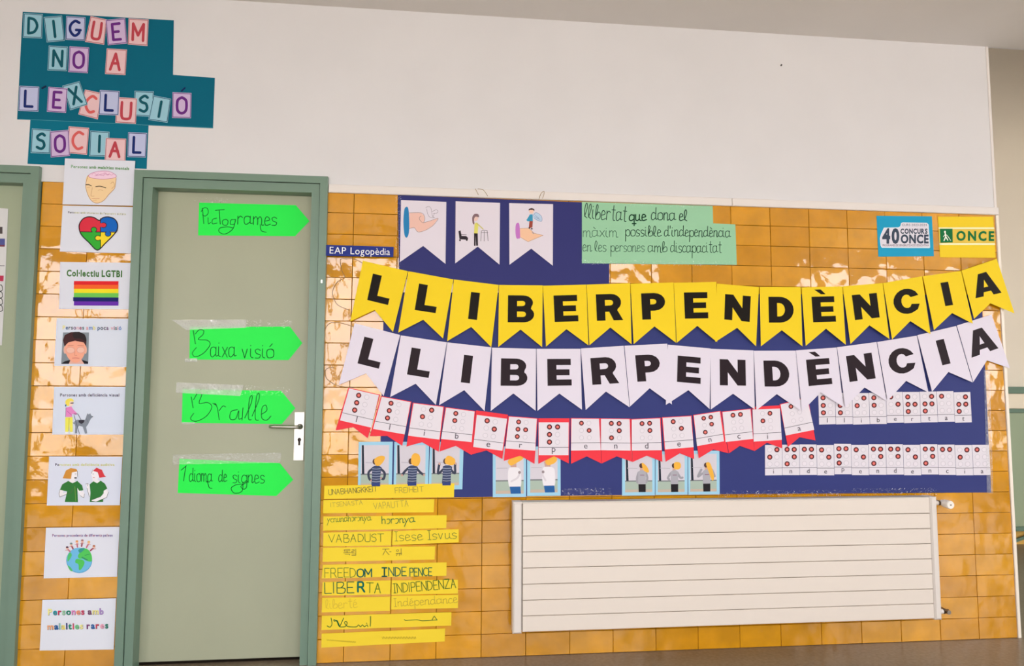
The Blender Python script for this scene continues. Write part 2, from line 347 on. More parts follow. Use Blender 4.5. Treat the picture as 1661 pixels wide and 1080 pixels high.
# ================================================================== ROOM
CH = 3.0; XL, XR = -5.2, 7.6; YW = -5.1; XE = 3.037
def struct(name, mb, mats, parent=None):
    o = mb.build(name, mats, parent)
    if parent is None: o['kind'] = 'structure'
    return o
struct('floor', MB().box(XL, XR+.2, YW-.15, 3.0, -.1, 0), FLOORM)
struct('ceiling', MB().box(XL, XR+.2, YW-.15, 0.0, CH, CH+.15), CEIL)
struct('ceiling_hall', MB().box(XL, XR+.2, .15, 2.1, 4.4, 4.5), CEIL)
# wall with two door openings: grout bed below, plaster above
D1 = (-1.13, -.352); D2 = (-2.32, -1.60)
wb = MB()
for x0, x1 in ((XL, D2[0]), (D2[1], D1[0]), (D1[1], XE-.001)): wb.box(x0, x1, .0085, .158, 0, 2.1095, 1)
wb.box(XL, XE, 0, .158, 2.1095 if 0 else 2.139, CH, 0)
for x0, x1 in ((XL, D2[0]), (D2[1], D1[0]), (D1[1], XE)): wb.box(x0, x1, 0, .158, 2.1095, 2.139, 0)
wb.box(XE-.02, XE, .158, .17, CH, 4.5, 0)
wb.box(XL, XE, .0, .158, CH, 4.5, 0)
wall = struct('wall_back', wb, [PLASTER, GROUT])
struct('wall_far', MB().box(XL, XR+.2, 1.95, 2.1, 0, 4.45), paint((240, 228, 208), .8, .15, grain=2))
struct('wall_left', MB().box(XL-.15, XL, YW, 2.1, 0, 4.5), PLASTER)
struct('wall_right', MB().box(XR, XR+.2, YW, -4.3, 0, 4.5).box(XR, XR+.2, 1.75, 2.1, 0, 4.5).box(XR, XR+.2, -4.3, 1.75, 0, .9).box(XR, XR+.2, -.9, 1.75, .9, 4.5).box(XR, XR+.2, -4.3, -.9, 2.9, 4.5), PLASTER)
f5 = MB()  # unseen window added in the right wall to brighten the hall
for y in (-4.3, -2.85, -.95): f5.box(XR+.06, XR+.12, y, y+.05, .9, 2.9)
for z in (.9, 1.9, 2.85): f5.box(XR+.06, XR+.12, -4.3, -.9, z, z+.05)
tag(f5.build('window_5', GREEN), kind='structure')
L = bpy.data.lights.new('daylight', 'AREA'); L.shape = 'RECTANGLE'; L.size = 2.0; L.size_y = 3.4; L.cycles.is_portal = True
lo = bpy.data.objects.new('daylight_portal', L); COL.objects.link(lo); lo.location = (XR+.22, -2.6, 1.9); lo.rotation_euler = (0, math.radians(90), 0)
struct('wall_end', MB().box(XE-1.5, XE-1.4, .158, 1.95, 0, 4.45), PLASTER)
struct('wall_beam', MB().box(XE, XR, -.001, .02, CH+.005, 4.5), PLASTER)
# glazed side of the corridor, behind the photographer
bays = [(-4.55, -2.95), (-2.25, -.02), (.35, 2.75), (4.9, 7.45)]
ZT = 2.74; ZB = .3; ww = MB(); edges = [XL]+[e for b in bays for e in b]+[XR]
for i in range(0, len(edges), 2): ww.box(edges[i], edges[i+1], YW-.2, YW, 0, CH)
for b in bays: ww.box(b[0], b[1], YW-.2, YW, ZT, CH); ww.box(b[0], b[1], YW-.2, YW, 0, ZB)
struct('wall_front', ww, PLASTER)
for k, b in enumerate(bays):
    fr = MB(); t = .05; n = max(1, round((b[1]-b[0])/1.05))
    fr.box(b[0], b[1], YW-.12, YW-.06, ZT-t, ZT); fr.box(b[0], b[1], YW-.12, YW-.06, ZB, ZB+t)
    for i in range(n+1):
        x = b[0]+(b[1]-b[0])*i/n; fr.box(x-t*.8, x+t*.8, YW-.12, YW-.06, ZB+t, ZT-t)
    tag(fr.build('window_%d' % (k+1), GREEN), kind='structure')
    L = bpy.data.lights.new('daylight', 'AREA'); L.shape = 'RECTANGLE'; L.size = b[1]-b[0]; L.size_y = ZT-ZB; L.cycles.is_portal = True
    lo = bpy.data.objects.new('daylight_portal', L); COL.objects.link(lo); lo.location = ((b[0]+b[1])/2, YW-.22, (ZT+ZB)/2); lo.rotation_euler = (math.radians(90), 0, 0)
tag(MB().box(-40, 44, -60, YW-.2, -.3, -.12).build('ground', paint((226, 218, 206), .9, .1, grain=1)), kind='structure')
# ------------------------------------------------------------------ tiles
PW, PH = .202, .100472
def tile_mesh(x0, x1, z0, z1, key, cache={}):
    k = (round(x1-x0, 4), round(z1-z0, 4))
    if k not in cache:
        w, h = k; w -= .0022; h -= .0022; mb = MB(); mb.box(-w/2, w/2, 0, .0082, -h/2, h/2, 0, .0012)
        me = bpy.data.meshes.new('tile'); me.from_pydata(mb.v, [], mb.f); me.materials.append(TILE); cache[k] = me
    return cache[k]
def inside(p, poly):
    r = False; n = len(poly)
    for i in range(n):
        (x1, y1), (x2, y2) = poly[i], poly[(i+1) % n]
        if (y1 > p[1]) != (y2 > p[1]) and p[0] < (x2-x1)*(p[1]-y1)/(y2-y1)+x1: r = not r
    return r
W2 = lambda x, y, d=0: (at(x, y, d).x, at(x, y, d).z)
BLUE_BIG = [(623, 474), (1592, 478), (1608, 798.6), (1400, 799.6), (980, 803), (737, 806.5), (615, 808)]
BLUE_TOP = [(645.5, 316.5), (943, 328), (989, 332), (988, 467), (880, 469), (735, 461), (647, 447)]
cover = [[W2(*p) for p in BLUE_BIG], [W2(*p) for p in BLUE_TOP], [(.58, .15), (2.53, .15), (2.53, .69), (.58, .69)]]
covered = MB(); rt_ = random.Random(3)
def add_tile(x0, x1, z0, z1):
    cx, cz = (x0+x1)/2, (z0+z1)/2
    hid = any(all(inside(c, pl) for c in ((x0+.004, z0+.004), (x1-.004, z0+.004), (x0+.004, z1-.004), (x1-.004, z1-.004))) for pl in cover)
    if hid: covered.box(x0+.001, x1-.001, .0003, .0084, z0+.001, z1-.001, 0, .0012); return
    o = bpy.data.objects.new('tile', tile_mesh(x0, x1, z0, z1, 0)); COL.objects.link(o); o.parent = wall
    o.location = Vector((cx, rt_.uniform(-.0001, .0004), cz))-wloc(wall)
    o.rotation_euler = (math.radians(rt_.gauss(0, .22)), 0, math.radians(rt_.gauss(0, .2)))
for j in range(21):
    z0, z1 = j*PH, (j+1)*PH
    for i in range(-2, 15):
        x0, x1 = max(i*PW, D1[1]+.003), (i+1)*PW
        if x1-x0 > .02: add_tile(x0, x1, z0, z1)
    for x0, x1 in ((-1.5605, -1.3585), (-1.3585, -1.1565)): add_tile(x0, x1, z0, z1)
for j in range(21):
    for i in range(14):
        x1 = -2.378-i*PW; covered.box(max(x1-PW, XL)+.001, x1-.001, .0003, .0084, j*PH+.001, (j+1)*PH-.001, 0, .0012)
co = covered.build('covered_tiles', TILE, wall); co['kind'] = 'stuff'
# trim on top of the tiles and bead on the free edge
WHITE = paint((226, 219, 214), .5, .3); 
tr = MB(); tr.box(-.318, 1.62, -.012, 0, 2.101, 2.140, 0, .003); tr.box(1.622, 3.043, -.012, 0, 2.101, 2.140, 0, .003)
struct('trim_1', tr, WHITE)
struct('trim_2', MB().box(3.031, 3.048, -.004, .012, 0, 2.101, 0, .002), paint((240, 228, 212), .4, .4))
struct('trim_3', MB().box(3.026, 3.040, -.002, .012, 2.140, CH), WHITE)
# ------------------------------------------------------------------ doors
def prism_px(mb, pts, d0, d1, m=0):
    """outline taken at the front plane d0, extruded straight back to d1"""
    mb.prism([W2(*p, d0) for p in pts], -d0, -d1, m)
door = empty('door_1', (-.74, 0, 0)); door['kind'] = 'structure'
def part(name, mb, mats, parent, label=None, smooth=False):
    o = mb.build(name, mats, parent, smooth=smooth)
    if label: o['label'] = label
    return o
def frame(door, xo0, xi0, xp0, xo1, xi1, xp1):
    """x pairs (top, bottom): outer edge, step, opening; left side 0 and right side 1"""
    zt, zi, zp = 2.172, 2.138, 2.096
    for s, (o, i, p) in enumerate(((xo0, xi0, xp0), (xo1, xi1, xp1))):
        sg = 1 if s == 0 else -1
        a = MB(); a.prism([(o[0], zt), (i[0]-.0012*sg, zi+.0012), (i[1]-.0012*sg, 0), (o[1], 0)], -.022, .0084); part('casing', a, GREEN, door)
        b = MB(); b.prism([(i[0]+.0012*sg, zi-.0012), (p[0], zp), (p[1], 0), (i[1]+.0012*sg, 0)], -.0145, .095); part('jamb', b, GREEN, door)
    a = MB(); a.prism([(xo0[0], zt), (xo1[0], zt), (xi1[0]+.0012, zi+.0012), (xi0[0]-.0012, zi+.0012)], -.022, .0084); part('casing_head', a, GREEN, door)
    b = MB(); b.prism([(xi0[0]+.0012, zi-.0012), (xi1[0]-.0012, zi-.0012), (xp1[0], zp), (xp0[0], zp)], -.0145, .095); part('jamb_head', b, GREEN, door)
    g = MB(); g.prism([(xo0[0]+.01, zt-.01), (xo1[0]-.01, zt-.01), (xo1[0]-.01, zi-.01), (xo0[0]+.01, zi-.01)], -.010, .0)
    part('frame_core', g, paint((40, 48, 42), .8, .1), door)
frame(door, (-1.166, -1.149), (-1.1285, -1.114), (-1.088, -1.078), (-.3195, -.3155), (-.355, -.353), (-.392, -.387))
part('leaf', MB().box(-1.0875, -.385, .05, .09, .014, 2.0955), LEAF, door)
part('threshold_shade', MB().box(-1.08, -.387, .055, .1, 0.0005, .0135), paint((30, 25, 20), .9, 0), door)  # dark block filling the gap under the leaf, its shade painted in
hx = .05
pl = part('lock_plate', MB().add(*(lambda m: (m.v, m.f))(MB().box(-.4505, -.4055, hx-.006, hx, .874, 1.093, 0, .0015))), ALU, door, 'long brushed aluminium lock plate')
kh = MB(); c0 = Vector((-.426, hx-.0063, .968))
ring = [(c0.x+.0085*math.cos(a), c0.z+.0085*math.sin(a)) for a in [math.radians(-55+290*i/12) for i in range(13)]]+[(c0.x-.0045, c0.z-.026), (c0.x+.0045, c0.z-.026)]
kh.prism([(x, z) for x, z in ring], hx-.0066, hx-.004); part('keyhole', kh, paint((60, 50, 46), .6), pl)
for sx in (-.4445, -.412):
    for sz in (.881, 1.086): part('screw', MB().tube([(sx, hx-.0075, sz), (sx, hx-.004, sz)], .0026), LEVER, pl)
lv = MB(); zc = 1.027
lv.tube([(-.424, hx-.005, zc), (-.424, hx-.012, zc)], .0125, 16); 
lv.tube([(-.424, hx-.01, zc), (-.424, hx-.042, zc), (-.427, hx-.049, zc), (-.434, hx-.053, zc), (-.46, hx-.053, zc+.0005), (-.535, hx-.053, zc+.002), (-.543, hx-.050, zc+.002), (-.546, hx-.044, zc+.002), (-.546, hx-.034, zc+.002)], .0078, 12)
part('lever_handle', lv, LEVER, door, 'steel lever handle pointing left', smooth=True)
kp = MB(); q = at(522, 456, .022); kp.box(q.x-.004, q.x+.004, -.026, -.022, q.z-.009, q.z+.006); part('strike_chip', kp, LEVER, door)
door2 = empty('door_2', (-1.96, 0, 0)); door2['kind'] = 'structure'
frame(door2, (-2.375, -2.375), (-2.34, -2.34), (-2.30, -2.30), (-1.565, -1.5445), (-1.600, -1.581), (-1.632, -1.615))
part('leaf', MB().box(-2.3, -1.612, .035, .075, .014, 2.0955), paint((160, 170, 142), .45, .4, grain=4), door2)
# ------------------------------------------------------------------ furniture seen past the wall end
bc = empty('green_cupboard', (6.2, 1.75, 0)); tag(bc, 'sage green low cupboard with a white top band standing past the wall end', 'cupboard')
GP = paint((158, 172, 140), .5, .3); GD = paint((105, 130, 110), .5, .3)
part('panel', MB().box(4.3, 7.6, 1.86, 1.945, .15, 1.035, 0, .004), GP, bc)
part('panel_rail', MB().box(4.3, 7.6, 1.85, 1.945, 1.037, 1.066), GD, bc, 'dark green upper rail')
part('worktop', MB().box(4.3, 7.6, 1.84, 1.945, 1.068, 1.185, 0, .004), paint((242, 226, 200), .5, .3), bc, 'cream band under the top rail')
part('top_rail', MB().box(4.3, 7.6, 1.85, 1.945, 1.187, 1.24, 0, .003), GD, bc, 'dark green top rail')
part('bottom_rail', MB().box(4.3, 7.6, 1.85, 1.945, .118, .15), GD, bc, 'dark green bottom rail')
part('leg', MB().box(4.875, 4.91, 1.87, 1.94, 0, .12), GD, bc); part('leg', MB().box(7.5, 7.54, 1.87, 1.94, 0, .12), GD, bc); part('leg', MB().box(4.35, 4.39, 1.87, 1.94, 0, .12), GD, bc)
br = MB(); br.prism([(4.70, .045), (4.875, .095), (4.875, .075), (4.70, .02)], 1.885, 1.90); part('brace', br, GD, bc)
tag(MB().box(XE-1.4, XR, 1.935, 1.95, 0, .118).build('baseboard_far', paint((235, 185, 95), .4, .4)), kind='structure')
# ------------------------------------------------------------------ radiator
rad = empty('radiator', (1.55, -.06, .13)); tag(rad, 'long cream flat-panel radiator with horizontal grooves mounted low on the tiled wall', 'radiator')
RC = paint((225, 214, 202), .4, .4); RC2 = paint((222, 214, 206), .35, .4)
zs = [.693, .6205, .549, .479, .409, .339, .270, .2025, .134]
for a, b in zip(zs[:-1], zs[1:]): part('slat', MB().box(.580, 2.531, -.09, -.07, b+.0012, a-.0012, 0, .0022), RC, rad)
part('core', MB().box(.579, 2.532, -.0695, -.032, .136, .690), paint((130, 118, 106), .7), rad)
for x0, x1 in ((.536, .576), (2.534, 2.569)): part('end_column', MB().box(x0, x1, -.093, -.030, .128, .697, 0, .007), RC2, rad)
part('top_lip', MB().box(.577, 2.533, -.084, -.032, .6905, .6965), paint((196, 190, 180), .4, .4), rad)
for x in (.75, 1.55, 2.35): part('bracket', MB().box(x-.02, x+.02, -.032, 0, .2, .62), RC2, rad)
def valve(z, top):
    x = 2.569; s = MB(); s.tube([(x-.004, -.06, z), (x+.026, -.06, z)], [.0135, .011], 14); 
    p = part('pipe', s, RC2, rad, smooth=False)
    s = MB(); s.tube([(x+.026, -.06, z), (x+.036, -.06, z)], .0125, 6); s.tube([(x+.036, -.06, z), (x+.055, -.06, z)], .010, 10); s.tube([(x+.05, -.058, z), (x+.05, .001, z)], .008, 10)
    b = part('valve_body', s, metal((120, 105, 90), .4), rad, 'dull brass valve body')
    if top:
        s = MB(); s.tube([(x+.05, -.058, z), (x+.05, -.075, z)], .015, 16); s.tube([(x+.05, -.075, z), (x+.052, -.108, z-.002), (x+.052, -.114, z-.002)], [.0185, .0205, .0175], 18)
        k = part('knob', s, paint((240, 232, 222), .35, .4), rad, 'round white thermostat knob')
        part('screw', MB().tube([(x+.052, -.1141, z-.002), (x+.052, -.1152, z-.002)], .0032), paint((50, 40, 35)), k)
    else: part('lockshield', MB().tube([(x+.045, -.06, z), (x+.045, -.08, z)], .010, 12), metal((150, 140, 130), .4), rad)
valve(.664, True); valve(.157, False)
# ================================================================== PAPERS
# teal sheets with the slogan
TEAL = (0, 98, 122)
Z1 = Zm(0, 0, 3.858)
teal1 = Sheet('backing_sheet', [Z1.p(q) for q in [(142, 73), (1088, 127), (1083, 468), (1345, 487), (1333, 803), (107, 747)]], TEAL, .0012, 'large stepped teal paper sheet behind the upper slogan letters', 'paper')
teal2 = Sheet('backing_sheet', [Z1.p(q) for q in [(190, 748), (930, 785), (918, 1057), (172, 1025)]], (0, 108, 132), .0006, 'smaller teal paper sheet under the word SOCIAL', 'paper')
teal1.layer('seam', [Z1.S([(120, 745), (1333, 800)], (70, 150, 165), 3)])
teal1.layer('accent_mark', [Z1.S([(265, 551), (285, 541)], (20, 40, 70), 13), Z1.S([(1136, 570), (1157, 550)], (20, 40, 90), 10)])
CB, CL, CQ, CK = (150, 196, 212), (186, 192, 224), (202, 178, 214), (226, 190, 194)
IB, IL, IQ, IK = (18, 88, 104), (34, 52, 110), (104, 46, 132), (184, 66, 82)
sty = {'b': (CB, (24, 80, 108), (18, 84, 98), 'pale blue'), 'l': (CL, (40, 66, 120), (28, 44, 108), 'lavender'), 'q': (CQ, (92, 50, 130), (104, 44, 128), 'lilac'), 'k': (CK, (170, 90, 96), (186, 68, 80), 'pink'), 'o': (CK, (176, 96, 100), (214, 96, 94), 'salmon pink')}
cards = [
 ('D', 'b', (148, 82), (268, 88), (263, 240), (143, 235), 'DIGUEM'), ('I', 'b', (273, 107), (388, 97), (405, 255), (292, 265), 'DIGUEM'), ('G', 'l', (415, 100), (535, 108), (530, 255), (410, 248), 'DIGUEM'),
 ('U', 'k', (567, 100), (668, 122), (652, 280), (532, 262), 'DIGUEM'), ('E', 'q', (660, 125), (783, 113), (795, 272), (675, 283), 'DIGUEM'), ('M', 'k', (805, 115), (930, 122), (923, 288), (800, 278), 'DIGUEM'),
 ('N', 'b', (305, 285), (425, 292), (418, 445), (297, 440), 'NO'), ('O', 'q', (435, 290), (558, 297), (550, 458), (427, 450), 'NO'), ('A', 'k', (668, 303), (795, 310), (785, 470), (657, 463), 'A'),
 ('L', 'l', (122, 537), (245, 543), (240, 698), (115, 693), 'LEXCLUSIO'), ('E', 'q', (303, 543), (423, 552), (413, 706), (293, 699), 'LEXCLUSIO'), ('X', 'b', (390, 537), (497, 508), (550, 655), (440, 690), 'LEXCLUSIO'),
 ('C', 'o', (532, 560), (640, 583), (612, 747), (490, 715), 'LEXCLUSIO'), ('L', 'l', (625, 563), (748, 570), (742, 722), (617, 717), 'LEXCLUSIO'), ('U', 'k', (730, 608), (858, 615), (850, 775), (722, 768), 'LEXCLUSIO'),
 ('S', 'b', (842, 568), (963, 572), (955, 730), (837, 725), 'LEXCLUSIO'), ('I', 'b', (960, 597), (1070, 618), (1048, 768), (928, 750), 'LEXCLUSIO'), ('O', 'q', (1080, 577), (1198, 582), (1195, 740), (1077, 738), 'LEXCLUSIO'),
 ('S', 'b', (200, 803), (318, 812), (312, 962), (192, 957), 'SOCIAL'), ('O', 'q', (313, 822), (430, 812), (438, 975), (318, 985), 'SOCIAL'), ('C', 'o', (430, 790), (558, 800), (545, 968), (418, 958), 'SOCIAL'),
 ('I', 'b', (565, 817), (685, 825), (680, 980), (558, 977), 'SOCIAL'), ('A', 'k', (662, 862), (790, 868), (785, 1010), (655, 1005), 'SOCIAL'), ('L', 'l', (803, 827), (920, 832), (912, 985), (797, 982), 'SOCIAL')]
seen = {}
for n, (ch, st, a, b, c, d, word) in enumerate(cards):
    col, edge, ink, cn = sty[st]; q = [Z1.p(t) for t in (a, b, c, d)]
    ww_ = [w for w in cards if w[6] == word]; k = ww_.index((ch, st, a, b, c, d, word))
    where = ('the lone letter of the second line' if word == 'A' else ('first letter of ' if k == 0 else 'last letter of ' if k == len(ww_)-1 else 'standing after the %s in ' % ww_[k-1][0])+'the word '+{'LEXCLUSIO': "after the apostrophe line L'EXCLUSIO", 'NO': 'NO', 'DIGUEM': 'DIGUEM', 'SOCIAL': 'SOCIAL'}.get(word, word))
    where = where.replace('the word after the apostrophe line ', 'the word ')
    s = Sheet('letter_card', q, col, .0030+.0011*((n*2) % 3), '%s card with a painted letter %s, %s' % (cn, ch, where), 'letter card', 'letter cards of the slogan')
    e_ = .035; s.layer('border', [St([bil(q, u, v) for u, v in ((e_, e_), (1-e_, e_), (1-e_, 1-e_), (e_, 1-e_))], edge, 1.0, closed=True)])
    wd, *strokes = HW[ch].split('|'); wd = float(wd); hh = .62; uw = min(.58, wd*.075) if ch != 'I' else 0
    it = []
    for t in strokes:
        sm = t[0] == '~'; pts = [tuple(float(m) for m in p.split(',')) for p in t.lstrip('~').split()]
        if sm: pts = smooth_pts(pts, False, 4)
        it.append(St([bil(q, .5-uw/2+(uw*p[0]/wd if wd else 0)+(0 if ch != 'I' else 0), .81-hh*p[1]/10) for p in pts], ink, 4.4))
    s.layer('letter', it)
# -------- posters of the strip between the doors
PAP = (219, 222, 233)
rb = [(60, 60, 70), (205, 120, 150), (90, 150, 110), (120, 120, 160), (215, 190, 120), (60, 90, 130)]
def poster(q, label, d=.0022, col=PAP): return Sheet('poster', q, col, d, label, 'poster', 'posters on the tile strip between the doors')
z = Zm(100, 255, 6.54)
p = poster([(105.4, 256.8), (219.3, 261), (215.4, 333.7), (101.5, 331.5)], 'white poster of a bald head in profile with a pink brain, topmost on the strip', .0075)
p.layer('lettering', printed('Persones amb malalties mentals', z.p((100, 112)), z.p((715, 134)), 4.6, (88, 150, 80), 1))
SK = (240, 208, 160)
p.layer('drawing', [z.P([(282, 190), (255, 290), (268, 370), (300, 440), (345, 480), (395, 484), (450, 455), (500, 395), (530, 365), (565, 320), (578, 225), (560, 185), (430, 225)], SK, 1),
  z.S([(282, 190), (255, 290), (268, 370), (300, 440), (345, 480), (395, 484), (450, 455), (500, 395), (530, 365), (565, 320), (578, 225)], (190, 140, 100), 5, 1),
  z.P([(285, 200), (320, 168), (400, 148), (500, 150), (575, 190), (560, 218), (440, 232), (330, 222)], (244, 206, 226), 1),
  z.S([(285, 200), (320, 168), (400, 148), (500, 150), (575, 190), (560, 218), (440, 232), (330, 222)], (190, 100, 150), 4, 1, True),
  *[z.S([(x, 185+(i % 2)*12), (x+25, 165+(i % 3)*14), (x+50, 190), (x+70, 175)], (200, 130, 175), 3, 1) for i, x in enumerate((320, 360, 400, 440, 480, 350, 430))],
  z.S([(256, 292), (285, 290), (315, 303)], (60, 40, 30), 8, 1), z.S([(362, 312), (410, 308), (468, 325)], (60, 40, 30), 8, 1),
  z.S([(325, 320), (315, 380), (312, 410), (345, 412)], (200, 150, 110), 4, 1), z.S([(320, 435), (360, 442), (400, 438)], (200, 120, 100), 4, 1), z.S([(330, 460), (370, 462)], (210, 160, 120), 3),
  z.S([(520, 280), (545, 262), (560, 300), (530, 335)], (200, 150, 110), 4, 1), z.S([(385, 350), (410, 345), (440, 352)], (200, 150, 110), 3, 1), z.S([(270, 322), (300, 320)], (200, 150, 110), 3)])
p = poster([(101.8, 333.2), (215.4, 335.8), (213, 411), (97, 407.9)], 'white poster with a red, blue, green and yellow puzzle heart', .0040)
p.layer('lettering', printed("Persones amb trastorns de l'espectre autista", z.p((68, 594)), z.p((680, 612)), 3.3, [(50, 50, 60)]*4+[(150, 150, 120), (200, 196, 150), (180, 185, 150), (205, 200, 160)]*10, 1))
hr = [(385, 665), (340, 638), (280, 632), (225, 655), (188, 710), (188, 770), (215, 830), (290, 905), (378, 985), (460, 915), (545, 830), (588, 770), (592, 705), (560, 655), (500, 633), (440, 640), (405, 668)]
RD, BU, GN, YE, BK_ = (214, 52, 70), (24, 100, 190), (56, 172, 56), (244, 214, 48), (40, 32, 40)
hs = smooth_pts(hr, True)
def clip(pts, fn):  # keep the half of a polygon where fn >= 0
    o = []
    for i in range(len(pts)):
        a, b = pts[i], pts[(i+1) % len(pts)]; fa, fb = fn(a), fn(b)
        if fa >= 0: o.append(a)
        if (fa >= 0) != (fb >= 0): t = fa/(fa-fb); o.append((a[0]+(b[0]-a[0])*t, a[1]+(b[1]-a[1])*t))
    return o
qs = [(RD, lambda p: 412-p[0], lambda p: 790-p[1]), (BU, lambda p: p[0]-412, lambda p: 790-p[1]), (GN, lambda p: 412-p[0], lambda p: p[1]-790), (YE, lambda p: p[0]-412, lambda p: p[1]-790)]
it = [z.P(clip(clip(hs, f1), f2), c) for c, f1, f2 in qs]
it += [z.S([(412, 650), (412, 960)], BK_, 8), z.S([(195, 790), (580, 795)], BK_, 8)]
for x, y, c in ((445, 720, RD), (342, 768, GN), (492, 812, BU), (385, 857, YE)): it += [z.E(x, y, 34, 30, BK_), z.E(x, y, 27, 23, c)]
it += [z.P([(395, 700), (430, 700), (430, 740), (395, 740)], RD), z.P([(325, 775), (360, 775), (360, 800), (325, 800)], GN), z.P([(476, 780), (508, 780), (508, 810), (476, 810)], BU), z.P([(385, 840), (420, 840), (420, 874), (385, 874)], YE),
       z.S(hr, BK_, 11, 1, True)]
p.layer('drawing', it)
z = Zm(80, 420, 6.0)
p = poster([(97.5, 424.7), (213.8, 426.3), (210.8, 501.7), (95.8, 500.8)], 'white poster with a six-stripe rainbow flag')
p.layer('lettering', printed('Col·lectiu LGTBI', z.p((168, 166)), z.p((708, 174)), 9.8, (74, 118, 66), 2))
st = [(214, (222, 40, 46)), (250, (240, 100, 44)), (290, (250, 222, 40)), (330, (110, 196, 84)), (372, (28, 34, 104)), (412, (104, 48, 172)), (452, None)]
p.layer('drawing', [z.P([(240, y), (674, y+2), (672, st[i+1][0]+2), (238, st[i+1][0])], c) for i, (y, c) in enumerate(st[:-1])]+[z.P([(232, 372), (250, 372), (250, 410), (232, 410)], (28, 34, 104))])
p = poster([(92, 516.3), (210, 517), (205.8, 595), (88, 593.3)], 'white poster with a painted portrait of a dark-haired person in glasses', .0030, (214, 221, 234))
p.layer('lettering', printed('Persones amb poca visió', z.p((130, 685)), z.p((702, 690)), 6.2, [(225, 215, 130), (60, 90, 140), (50, 60, 80), (60, 60, 70), (110, 80, 120), (215, 170, 180), (150, 60, 90), (40, 90, 90), (215, 150, 160), (90, 130, 190)], 1))
p.layer('drawing', [z.P([(133, 715), (385, 715), (378, 1020), (115, 1020)], (132, 142, 150)), z.P([(115, 1020), (150, 995), (230, 975), (300, 975), (378, 1000), (378, 1020)], (32, 30, 36)),
  z.P([(190, 1020), (215, 960), (300, 960), (340, 1020)], (226, 178, 164)), z.E(154, 885, 16, 38, (226, 176, 158)), z.E(352, 885, 14, 38, (226, 176, 158)),
  z.P([(155, 850), (160, 910), (185, 965), (230, 1005), (280, 1005), (325, 960), (350, 900), (355, 840), (300, 790), (210, 790)], (240, 168, 142), 1),
  z.P([(148, 850), (133, 790), (150, 740), (210, 712), (290, 708), (345, 735), (362, 790), (358, 850), (335, 812), (250, 795), (185, 812)], (72, 42, 44), 0), z.P([(230, 715), (290, 712), (345, 738), (360, 800), (300, 775), (240, 770)], (48, 40, 42), 1),
  z.E(205, 888, 40, 26, (238, 190, 172)), z.E(305, 886, 36, 26, (238, 190, 172)), z.S([(165, 880), (180, 862), (230, 864), (245, 888), (230, 912), (185, 915), (165, 890)], (214, 160, 150), 4, 1), z.S([(268, 885), (285, 862), (330, 862), (342, 888), (325, 912), (285, 910), (268, 890)], (214, 160, 150), 4, 1),
  z.S([(225, 965), (258, 962), (290, 967)], (205, 110, 105), 6, 1), z.S([(250, 900), (245, 935), (270, 938)], (214, 140, 120), 4, 1), z.S([(180, 845), (235, 842)], (190, 120, 100), 4), z.S([(275, 842), (335, 845)], (190, 120, 100), 4)])
z = Zm(70, 620, 5.143)
p = poster([(87.9, 627.4), (204.7, 627.4), (200.3, 704.6), (84.6, 704.6)], 'white poster of a blonde woman walking a grey guide dog', .0026, (213, 221, 236))
p.layer('lettering', printed('Persones amb deficiència visual', z.p((142, 118)), z.p((635, 118)), 4.8, [(70, 66, 80), (110, 96, 120), (60, 60, 90), (140, 120, 130)], 1))
DG = (132, 140, 152)
p.layer('drawing', [z.P([(185, 292), (245, 290), (247, 412), (222, 414), (216, 330), (210, 414), (184, 412)], (238, 232, 96)), z.S([(216, 300), (214, 405)], (120, 116, 50), 3),
  z.P([(188, 212), (235, 200), (250, 225), (285, 262), (272, 272), (240, 262), (240, 290), (188, 288)], (226, 138, 196), 0), z.S([(190, 212), (188, 288)], (120, 60, 110), 3), z.S([(200, 240), (240, 275)], (170, 80, 150), 3),
  z.E(225, 172, 26, 30, (244, 214, 196)), z.P([(192, 190), (186, 158), (205, 138), (240, 136), (255, 160), (225, 158), (215, 195)], (242, 220, 92), 1), z.S([(230, 174), (252, 172)], (60, 40, 60), 8), z.P([(183, 185), (196, 185), (192, 203), (182, 200)], (70, 110, 150)),
  z.E(196, 422, 15, 8, (236, 236, 240)), z.E(240, 420, 15, 8, (236, 236, 240)),
  z.P([(258, 330), (280, 312), (350, 312), (365, 270), (372, 258), (380, 268), (392, 258), (400, 275), (415, 288), (400, 300), (388, 320), (375, 350), (358, 372), (368, 425), (350, 428), (330, 370), (300, 362), (286, 380), (283, 425), (265, 426), (268, 370)], DG, 0),
  z.P([(295, 318), (342, 314), (335, 338), (310, 345)], (54, 52, 62), 1), z.S([(258, 345), (252, 336)], DG, 8), z.S([(258, 262), (290, 264), (315, 312)], (90, 90, 110), 5), z.S([(258, 275), (302, 428)], (90, 100, 120), 5),
  z.S([(290, 332), (330, 352)], (100, 108, 122), 3), z.S([(360, 300), (372, 330)], (100, 108, 122), 3), z.E(412, 286, 4, 4, (40, 40, 50))])
p = poster([(79.7, 740.2), (198.3, 740.6), (194.4, 819.3), (75.8, 819.9)], 'white poster of two women in green shirts talking in sign language', .0026, (216, 221, 236))
p.layer('lettering', printed('Persones amb deficiència auditiva', z.p((100, 698)), z.p((595, 698)), 4.4, [(70, 60, 90)]*2+[(205, 205, 130), (196, 206, 120), (214, 200, 130)]*10, 1))
GS, LN = (52, 120, 58), (90, 90, 80); WS = (238, 234, 238)
